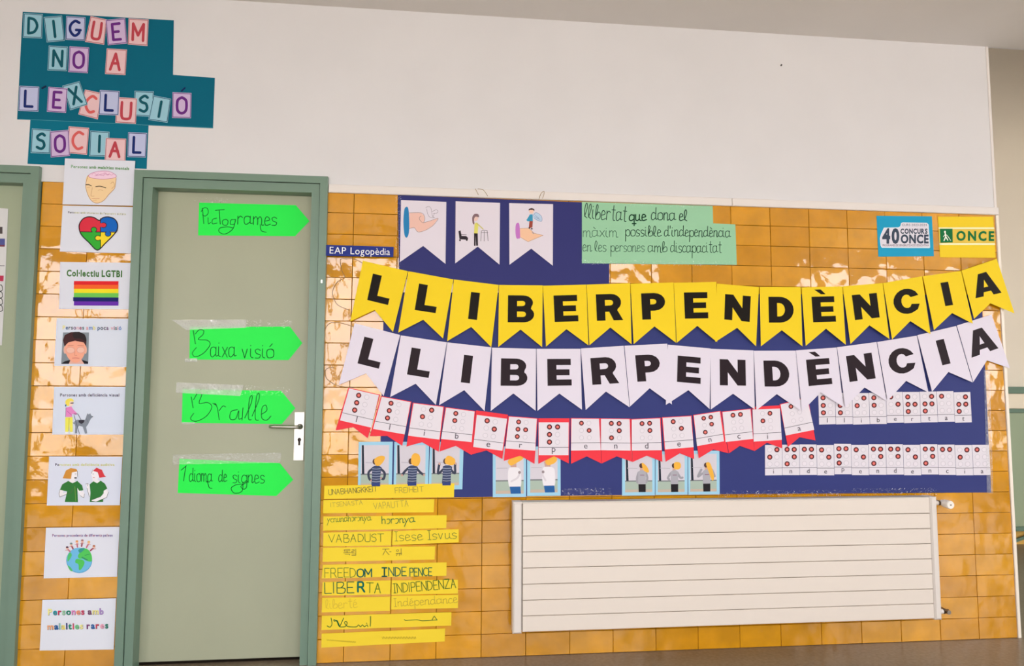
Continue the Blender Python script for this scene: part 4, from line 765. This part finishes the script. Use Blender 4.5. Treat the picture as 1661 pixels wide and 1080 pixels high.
for i, (ch, (TL, TR, ctl, ctr, cbr, cbl, rbr, nn, rbl)) in enumerate(zip(RW, RQ)):
    yt = min(TL[1], TR[1]); yb = max(rbr[1], rbl[1])
    s = Sheet('pennant', [TL, TR, rbr, nn, rbl], RED, .0042+.0005*(i % 2), 'red pennant holding a white braille card for letter %s, %s' % (ch, neigh(RW, i)), 'pennant', 'red braille pennants', tilt=(yt, yb, .0026))
    s.o['label'] = s.o['label']
    e = .03
    q = [ctl or bil([TL, TR, cbr, cbl], e, .02), ctr or bil([TL, TR, cbr, cbl], 1-e, .02), cbr, cbl]
    c = Sheet('card', q, CARD, .0042+.0005*(i % 2)+.0006, tilt=(yt, yb, .0026), parent=s.o, thick=.0003)
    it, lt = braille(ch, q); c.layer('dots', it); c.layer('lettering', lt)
# -------- small braille cards
ORD = ['first', 'second', 'third', 'fourth', 'fifth', 'sixth', 'seventh', 'eighth', 'ninth', 'tenth', 'eleventh', 'twelfth', 'last']
def crow(word, tl, tr, br, bl, grp, seed):
    r = random.Random(seed); n = len(word)
    for i, ch in enumerate(word):
        j = r.uniform(-.9, .9)
        q = [bil((tl, tr, br, bl), u, v) for u, v in ((i/n, 0), ((i+1)/n, 0), ((i+1)/n, 1), (i/n, 1))]
        q = [(x+(.25 if k in (0, 3) else -.25), y+j+r.uniform(-.25, .25)) for k, (x, y) in enumerate(q)]
        o = 'last' if i == n-1 else ORD[i]
        s = Sheet('braille_card', q, (223, 217, 224), .0022+.0003*(i % 2), 'small white braille card for letter %s, %s from the left in the %s' % (ch, o, grp) if o != 'last' else 'small white braille card for letter %s, at the right end of the %s' % (ch, grp), 'braille card', 'braille cards in the '+grp)
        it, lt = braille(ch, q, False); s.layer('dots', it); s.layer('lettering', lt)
crow('llibertat', (1327, 637.6), (1574, 634.8), (1576.6, 684), (1328.4, 689.2), 'short upper row', 1)
crow('independencia', (1240.7, 720.6), (1604.5, 721), (1607.3, 770), (1240.7, 770), 'long lower row', 2)
# -------- photo cards
LB = (160, 208, 230); SKN = (206, 166, 150); OR_ = (240, 180, 70)
def photo(q, inner, kind, label):
    s = Sheet('photo_card', q, LB, .0024, label, 'photo', 'light blue framed photographs')
    f = lambda u, v: bil(inner, u, v)
    P = lambda pts, c, sm=0: G([f(*p) for p in pts], c, sm)
    Sx = lambda pts, c, w, sm=0: St([f(*p) for p in pts], c, w, sm)
    bgc = (210, 204, 212)
    it = [P([(0, 0), (1, 0), (1, 1), (0, 1)], bgc), P([(0, .70), (1, .70), (1, 1), (0, 1)], (170, 186, 172)), P([(0, .69), (1, .69), (1, .72), (0, .72)], (120, 124, 126))]
    if kind[0] != 'w': it += [P([(.02, 0), (.09, 0), (.13, .70), (.04, .70)], (40, 46, 60))]
    it += [P([(0, .93), (1, .93), (1, 1), (0, 1)], (196, 178, 160))]
    if kind[0] == 's':
        it += [Sx([(.18, .42), (.42, .43)], (190, 184, 196), 1.6)]
        arms = {'1': [[(.42, .57), (.28, .66), (.30, .80), (.38, .86)], [(.70, .57), (.85, .68), (.82, .82), (.72, .80)]], '2': [[(.42, .56), (.30, .64), (.20, .74)], [(.68, .56), (.84, .68), (.96, .74)]], '3': [[(.42, .60), (.24, .70), (.26, .52), (.28, .46)], [(.68, .60), (.84, .70), (.84, .52), (.86, .46)]]}[kind[1]]
        for a in arms: it += [Sx(a, (58, 64, 82), 3.8, 1), El(*f(*a[-1]), 1.7, 1.9, SKN)]
        it += [P([(.40, .53), (.50, .50), (.64, .50), (.74, .54), (.70, .75), (.70, 1), (.38, 1), (.40, .75)], (62, 72, 104), 0)]
        for k in range(6): it += [Sx([(.41, .57+k*.062), (.55, .58+k*.062), (.70, .57+k*.062)], (176, 186, 206), .7)]
        it += [P([(.40, .92), (.70, .92), (.70, 1), (.40, 1)], (50, 66, 124)), El(*f(.50, .40), 4.0, 5.0, (90, 66, 60))]
        it += [G([f(*p) for p in ({'1': [(.48, .34), (.68, .26), (.84, .28), (.82, .38), (.66, .50), (.52, .48)], '2': [(.52, .28), (.62, .20), (.78, .24), (.82, .40), (.72, .52), (.52, .46)], '3': [(.48, .34), (.60, .26), (.82, .34), (.84, .44), (.74, .50), (.50, .46)]}[kind[1]])], OR_, 1)]
    elif kind[0] == 'w':
        it += [Sx([(.04, .42), (.42, .42)], (176, 172, 180), .8), P([(.5, .28), (.74, .28), (.74, .46), (.56, .46)], (200, 160, 145)), P([(.46, .44), (.62, .40), (.82, .42), (.90, .52), (.88, .86), (.54, .88), (.44, .7)], (232, 228, 232), 1), P([(.50, .84), (.88, .84), (.90, 1), (.54, 1)], (38, 94, 158))]
        if kind[1] == '1': it += [Sx([(.56, .72), (.78, .64), (.86, .52)], (214, 208, 214), 3, 1), El(*f(.85, .52), 2.2, 2.4, (150, 136, 140))]
        else: it += [Sx([(.56, .72), (.46, .6), (.46, .52)], (214, 208, 214), 3, 1), El(*f(.47, .52), 2.2, 2.4, (150, 136, 140))]
        it += [G([f(*p) for p in ([(.44, .26), (.62, .16), (.98, .14), (.96, .22), (.76, .30), (.58, .36), (.48, .34)] if kind[1] == '1' else [(.54, .24), (.66, .14), (.9, .16), (.98, .24), (.86, .33), (.62, .36)])], OR_, 1)]
    else:
        it += [Sx([(.08, .36), (.45, .37)], (184, 180, 186), .8), P([(.55, .28), (.66, .28), (.66, .46), (.55, .46)], SKN)]
        arms = {'1': [[(.50, .48), (.44, .62), (.45, .74)], [(.76, .48), (.82, .62), (.78, .74)]], '2': [[(.48, .50), (.38, .62), (.42, .66)], [(.74, .50), (.84, .62), (.92, .62)]], '3': [[(.46, .52), (.30, .60), (.42, .42)], [(.74, .52), (.92, .60), (.82, .42)]]}[kind[1]]
        for a in arms: it += [Sx(a, (158, 156, 164), 3.6, 1)]
        it += [P([(.48, .46), (.56, .42), (.68, .42), (.77, .47), (.76, .80), (.48, .80)], (172, 170, 178), 0), P([(.49, .79), (.76, .79), (.76, 1), (.50, 1)], (36, 32, 36)), Sx([(.56, .55), (.70, .55)], (140, 100, 120), 1.2), El(*f(.60, .30), 3.4, 4.0, (80, 56, 54))]
        it += [G([f(*p) for p in ({'1': [(.62, .22), (.80, .32), (.88, .46), (.80, .48), (.66, .40)], '2': [(.62, .22), (.82, .22), (.86, .34), (.76, .40), (.62, .38)], '3': [(.60, .26), (.74, .24), (.86, .46), (.90, .66), (.82, .70), (.70, .48)]}[kind[1]])], OR_, 1)]
    s.layer('photograph', it, rough=.35)
def pq(x0, x1, y0, y1, dx=0): return [(x0, y0), (x1, y0-.3), (x1+dx, y1-.6), (x0+dx, y1)]
photo(pq(582, 637.2, 716.6, 796, -1.6), pq(586, 631.5, 722, 789, -1.2), 's1', 'photo of a person in striped top with hands on hips')
photo(pq(639.6, 696, 716.6, 796, -1.4), pq(643.5, 690.5, 722, 788, -1), 's2', 'photo of a person in striped top with open arms')
photo(pq(697.5, 752.2, 716.6, 794, -2.2), pq(701, 746, 722, 787.5, -1.5), 's3', 'photo of a person in striped top with both hands raised')
photo(pq(799.3, 853.4, 724, 806.2, 0), pq(804, 849.5, 729, 801, 0), 'w1', 'photo of a person in white shirt, hand raised at the right shoulder')
photo(pq(854.9, 909.2, 724, 804.4, .2), pq(860, 904.5, 729, 799, 0), 'w2', 'photo of a person in white shirt, hand raised at the left shoulder')
photo(pq(1009, 1062.4, 732, 803.8, 0), pq(1014, 1058, 737, 798.4, 0), 'g1', 'photo of a person in grey jumper with arms down')
photo(pq(1063.4, 1115.4, 732, 802.8, 0), pq(1067, 1110.5, 737, 798.2, 0), 'g2', 'photo of a person in grey jumper with one hand held out')
photo(pq(1116.2, 1167, 731, 802.4, .4), pq(1119.5, 1162.5, 736, 797.4, 0), 'g3', 'photo of a person in grey jumper with both elbows raised')
# -------- yellow word strips
YS = (250, 210, 56); GI = (30, 96, 62); PN = (128, 124, 60)
ws = lambda q, label, d=.0016: Sheet('word_strip', q, YS, d, label, 'paper strip', 'yellow paper word strips')
z6b = Zm(510, 690, 4.69); z7b = Zm(510, 860, 4.746)
s = ws([(526, 787.7), (737, 783.8), (736.4, 806.2), (525.4, 809)], 'yellow strip with German pencil words, topmost and overlapping the photos', .0034)
s.layer('lettering', hand(list('UNABHANGKKEIT'), z6b.p((110, 527)), z6b.p((480, 500)), 8.5, (112, 104, 60), .9)+hand('FREIHEIT', z6b.p((615, 514)), z6b.p((832, 502)), 8.5, (150, 138, 70), .7))
s = ws([(524.5, 811.1), (704.5, 809.4), (703.4, 830.7), (523.9, 832.4)], 'yellow strip with faint Finnish pencil words, second from the top')
s.layer('lettering', hand('ITSENASTA', z6b.p((125, 620)), z6b.p((370, 600)), 7, (160, 146, 76), .6)+hand('VAPAUTTA', z6b.p((452, 637)), z6b.p((718, 612)), 10, (160, 146, 76), .6))
s = ws([(524.5, 837.5), (724.7, 835.4), (723.9, 856.7), (523.9, 860.6)], 'yellow strip with small green lower-case words, third from the top')
s.layer('lettering', hand(list('yεnunahɔrɔnya'.replace('ε', 'c').replace('ɔ', 'O')) if 0 else ['y', 'c', 'n', 'u', 'n', 'a', 'h', 'O_', 'r', 'O_', 'n', 'y', 'a'], z6b.p((100, 736)), z6b.p((430, 722)), 10, (84, 120, 50), .9)+hand(['h', 'O_', 'r', 'O_', 'n', 'y', 'a'], z6b.p((515, 748)), z6b.p((762, 735)), 12, (60, 110, 60), 1.2))
s = ws([(524.5, 863.8), (635.2, 861.2), (634.3, 884.5), (523.9, 886.2)], 'yellow strip reading VABADUST', .0016)
s.layer('lettering', hand('VABADUST', z6b.p((108, 888)), z6b.p((528, 882)), 12.5, (90, 112, 50), 1.0))
s = ws([(636.9, 861.2), (744.1, 858), (744.1, 879.3), (635.8, 884)], 'yellow strip with a mixed-case Estonian word, right of VABADUST', .0020)
s.layer('lettering', hand(['i_', 's', 'e', 's', 'e', ' ', 'i_', 's', 'v', 'u', 's'], z6b.p((612, 880)), z6b.p((1082, 858)), 15, (96, 112, 56), .9))
s = ws([(523.7, 888), (706, 885.9), (704.9, 907.4), (523.3, 911.2)], 'yellow strip with Korean characters, below VABADUST')
HG = (124, 112, 56)
s.layer('lettering', [z7b.S(p, HG, 4.5) for p in ([(228, 150), (275, 148)], [(230, 160), (275, 158)], [(230, 150), (230, 162)], [(252, 162), (252, 172)], [(225, 174), (282, 172)], [(235, 184), (272, 184), (272, 190)], [(288, 150), (305, 150), (305, 160), (288, 162), (288, 172), (306, 170)], [(318, 145), (318, 178)], [(288, 182), (318, 182), (318, 192), (288, 192)],
  [(525, 145), (575, 143)], [(550, 145), (528, 190)], [(550, 160), (575, 188)], [(578, 165), (590, 165)], [(628, 178), (672, 176)], [(638, 178), (634, 194)], [(655, 177), (655, 194)], [(668, 140), (668, 190)])]+[z7b.E(640, 156, 10, 9, HG), z7b.E(640, 156, 6, 5, YS)])
s = ws([(523.7, 915.8), (724.5, 912), (724.3, 933.7), (521.6, 938)], 'yellow strip reading FREEDOM INDEPENCE in green capitals')
s.layer('lettering', hand('FREED', z7b.p((80, 362)), z7b.p((318, 360)), 15, (70, 106, 50), 1.0)+hand('OM', z7b.p((332, 358)), z7b.p((440, 358)), 13, (20, 90, 80), 1.9)+hand(['i_'], z7b.p((522, 355)), z7b.p((556, 355)), 14, (20, 80, 70), 2.4)+hand('NDE', z7b.p((572, 352)), z7b.p((708, 350)), 14, (30, 96, 76), 1.5)+hand('PENCE', z7b.p((735, 352)), z7b.p((905, 350)), 13, (40, 100, 70), 1.4))
s = ws([(523.3, 943.9), (633.9, 941.1), (632.8, 963.7), (522, 966)], 'yellow strip reading LIBERTA in large dark green capitals')
s.layer('lettering', hand('LIBE', z7b.p((80, 486)), z7b.p((305, 482)), 17.5, (20, 92, 62), 1.5)+hand('R', z7b.p((335, 472)), z7b.p((385, 472)), 15.5, (16, 104, 88), 3)+hand('TA', z7b.p((400, 480)), z7b.p((515, 482)), 16, (60, 110, 40), 1.3))
s = ws([(635.4, 941.1), (742.8, 940), (742.8, 962.6), (634.7, 964.7)], 'yellow strip reading INDIPENDENZA, right of LIBERTA', .0020)
s.layer('lettering', hand(['i_']+list('NDIPENDENZA'), z7b.p((612, 484)), z7b.p((1095, 442)), 15, (74, 104, 40), 1.2))
s = ws([(522.6, 969.6), (632.8, 967.5), (632.2, 990.6), (521.6, 993.2)], 'yellow strip with faint French cursive, below LIBERTA')
s.layer('lettering', hand('liberté', z7b.p((90, 604)), z7b.p((330, 596)), 15, (206, 176, 60), .8))
s = ws([(634.7, 966.4), (743.3, 964.3), (742.8, 986), (634.3, 988.5)], 'yellow strip with faint French cursive, below INDIPENDENZA', .0020)
s.layer('lettering', hand(['i_']+list('ndépendance'), z7b.p((615, 588)), z7b.p((1100, 556)), 13, (176, 150, 60), .8))
s = ws([(522, 998.6), (732.3, 992.7), (731.9, 1014.4), (521.2, 1021.8)], 'yellow strip with dark green Arabic writing')
AG = (24, 92, 42)
s.layer('lettering', [z7b.S(p, AG, w, 1) for p, w in (([(432, 662), (432, 700), (430, 738)], 7), ([(412, 742), (405, 728), (385, 742), (370, 728), (355, 742), (340, 728), (325, 742), (300, 744), (270, 742), (248, 735), (232, 712), (242, 700), (252, 715), (240, 738), (215, 744), (190, 738), (172, 700), (150, 688), (155, 700), (175, 695), (195, 740)], 6), ([(225, 675), (205, 720), (195, 742)], 6), ([(128, 675), (135, 720), (120, 745), (98, 735)], 6))]+[z7b.S([(692, 686), (700, 694), (790, 688), (830, 697), (945, 690), (922, 660), (905, 690)], AG, 5), z7b.E(402, 715, 4, 4, AG)])
s = ws([(521.6, 1027.5), (722.2, 1019.1), (721.3, 1040.2), (521.2, 1050.3)], 'yellow strip with tiny faint writing, lowest of all')
s.layer('lettering', [z7b.S([(95+i*16, 838+i*1.2), (100+i*16, 850+i*1.2), (106+i*16, 840+i*1.2), (110+i*16, 850+i*1.2)], (170, 142, 44), 2.0) for i in range(14)]+[z7b.S([(520+i*22, 820), (528+i*22, 836), (534+i*22, 818), (540+i*22, 834)], (150, 126, 40), 2.2) for i in range(12)])
# ------------------------------------------------------------------ cords and small bits
def cord(pts, label, r=.0012, d=.003):
    q = smooth_pts(pts, False, 6); mb = MB(); mb.tube([at(x, y, d+.002*math.sin(i*.7)) for i, (x, y) in enumerate(q)], r, 6)
    tag(mb.build('cord', paint((150, 122, 84), .6)), label, 'cord', 'loose bunting cords')
za = Zm(510, 290, 3.691)
cord([za.p(q) for q in ((290, 505), (240, 480), (190, 478), (155, 485), (165, 550), (180, 590), (135, 620), (108, 680), (135, 750), (205, 785))], 'thin cord looping beside the left end of the yellow bunting')
cord([Zm(510, 500, 4.746).p(q) for q in ((70, 215), (88, 150), (125, 112), (200, 112), (300, 140))], 'short thin cord at the upper left corner of the white bunting')
cord([Zm(510, 500, 4.746).p(q) for q in ((300, 612), (190, 598), (120, 565), (85, 520), (90, 468), (150, 452))], 'thin cord curling beside the first braille pennant')
cord([(771, 306), (773, 310), (776, 316)], 'bit of cord end on the white trim at left', d=.014)
cord([(775, 306), (784, 308), (791, 318)], 'bit of cord end crossing the white trim', d=.014)
cord([(874, 323), (878, 313), (883, 311), (880, 322)], 'bent wire end on the white trim above the third picture pennant', d=.014)
nl = at(1267, 106); mb = MB(); mb.tube([(nl.x, 0.002, nl.z), (nl.x, -.006, nl.z)], .004, 8); tag(mb.build('nail', paint((70, 66, 64))), 'tiny dark nail high on the white wall', 'nail')
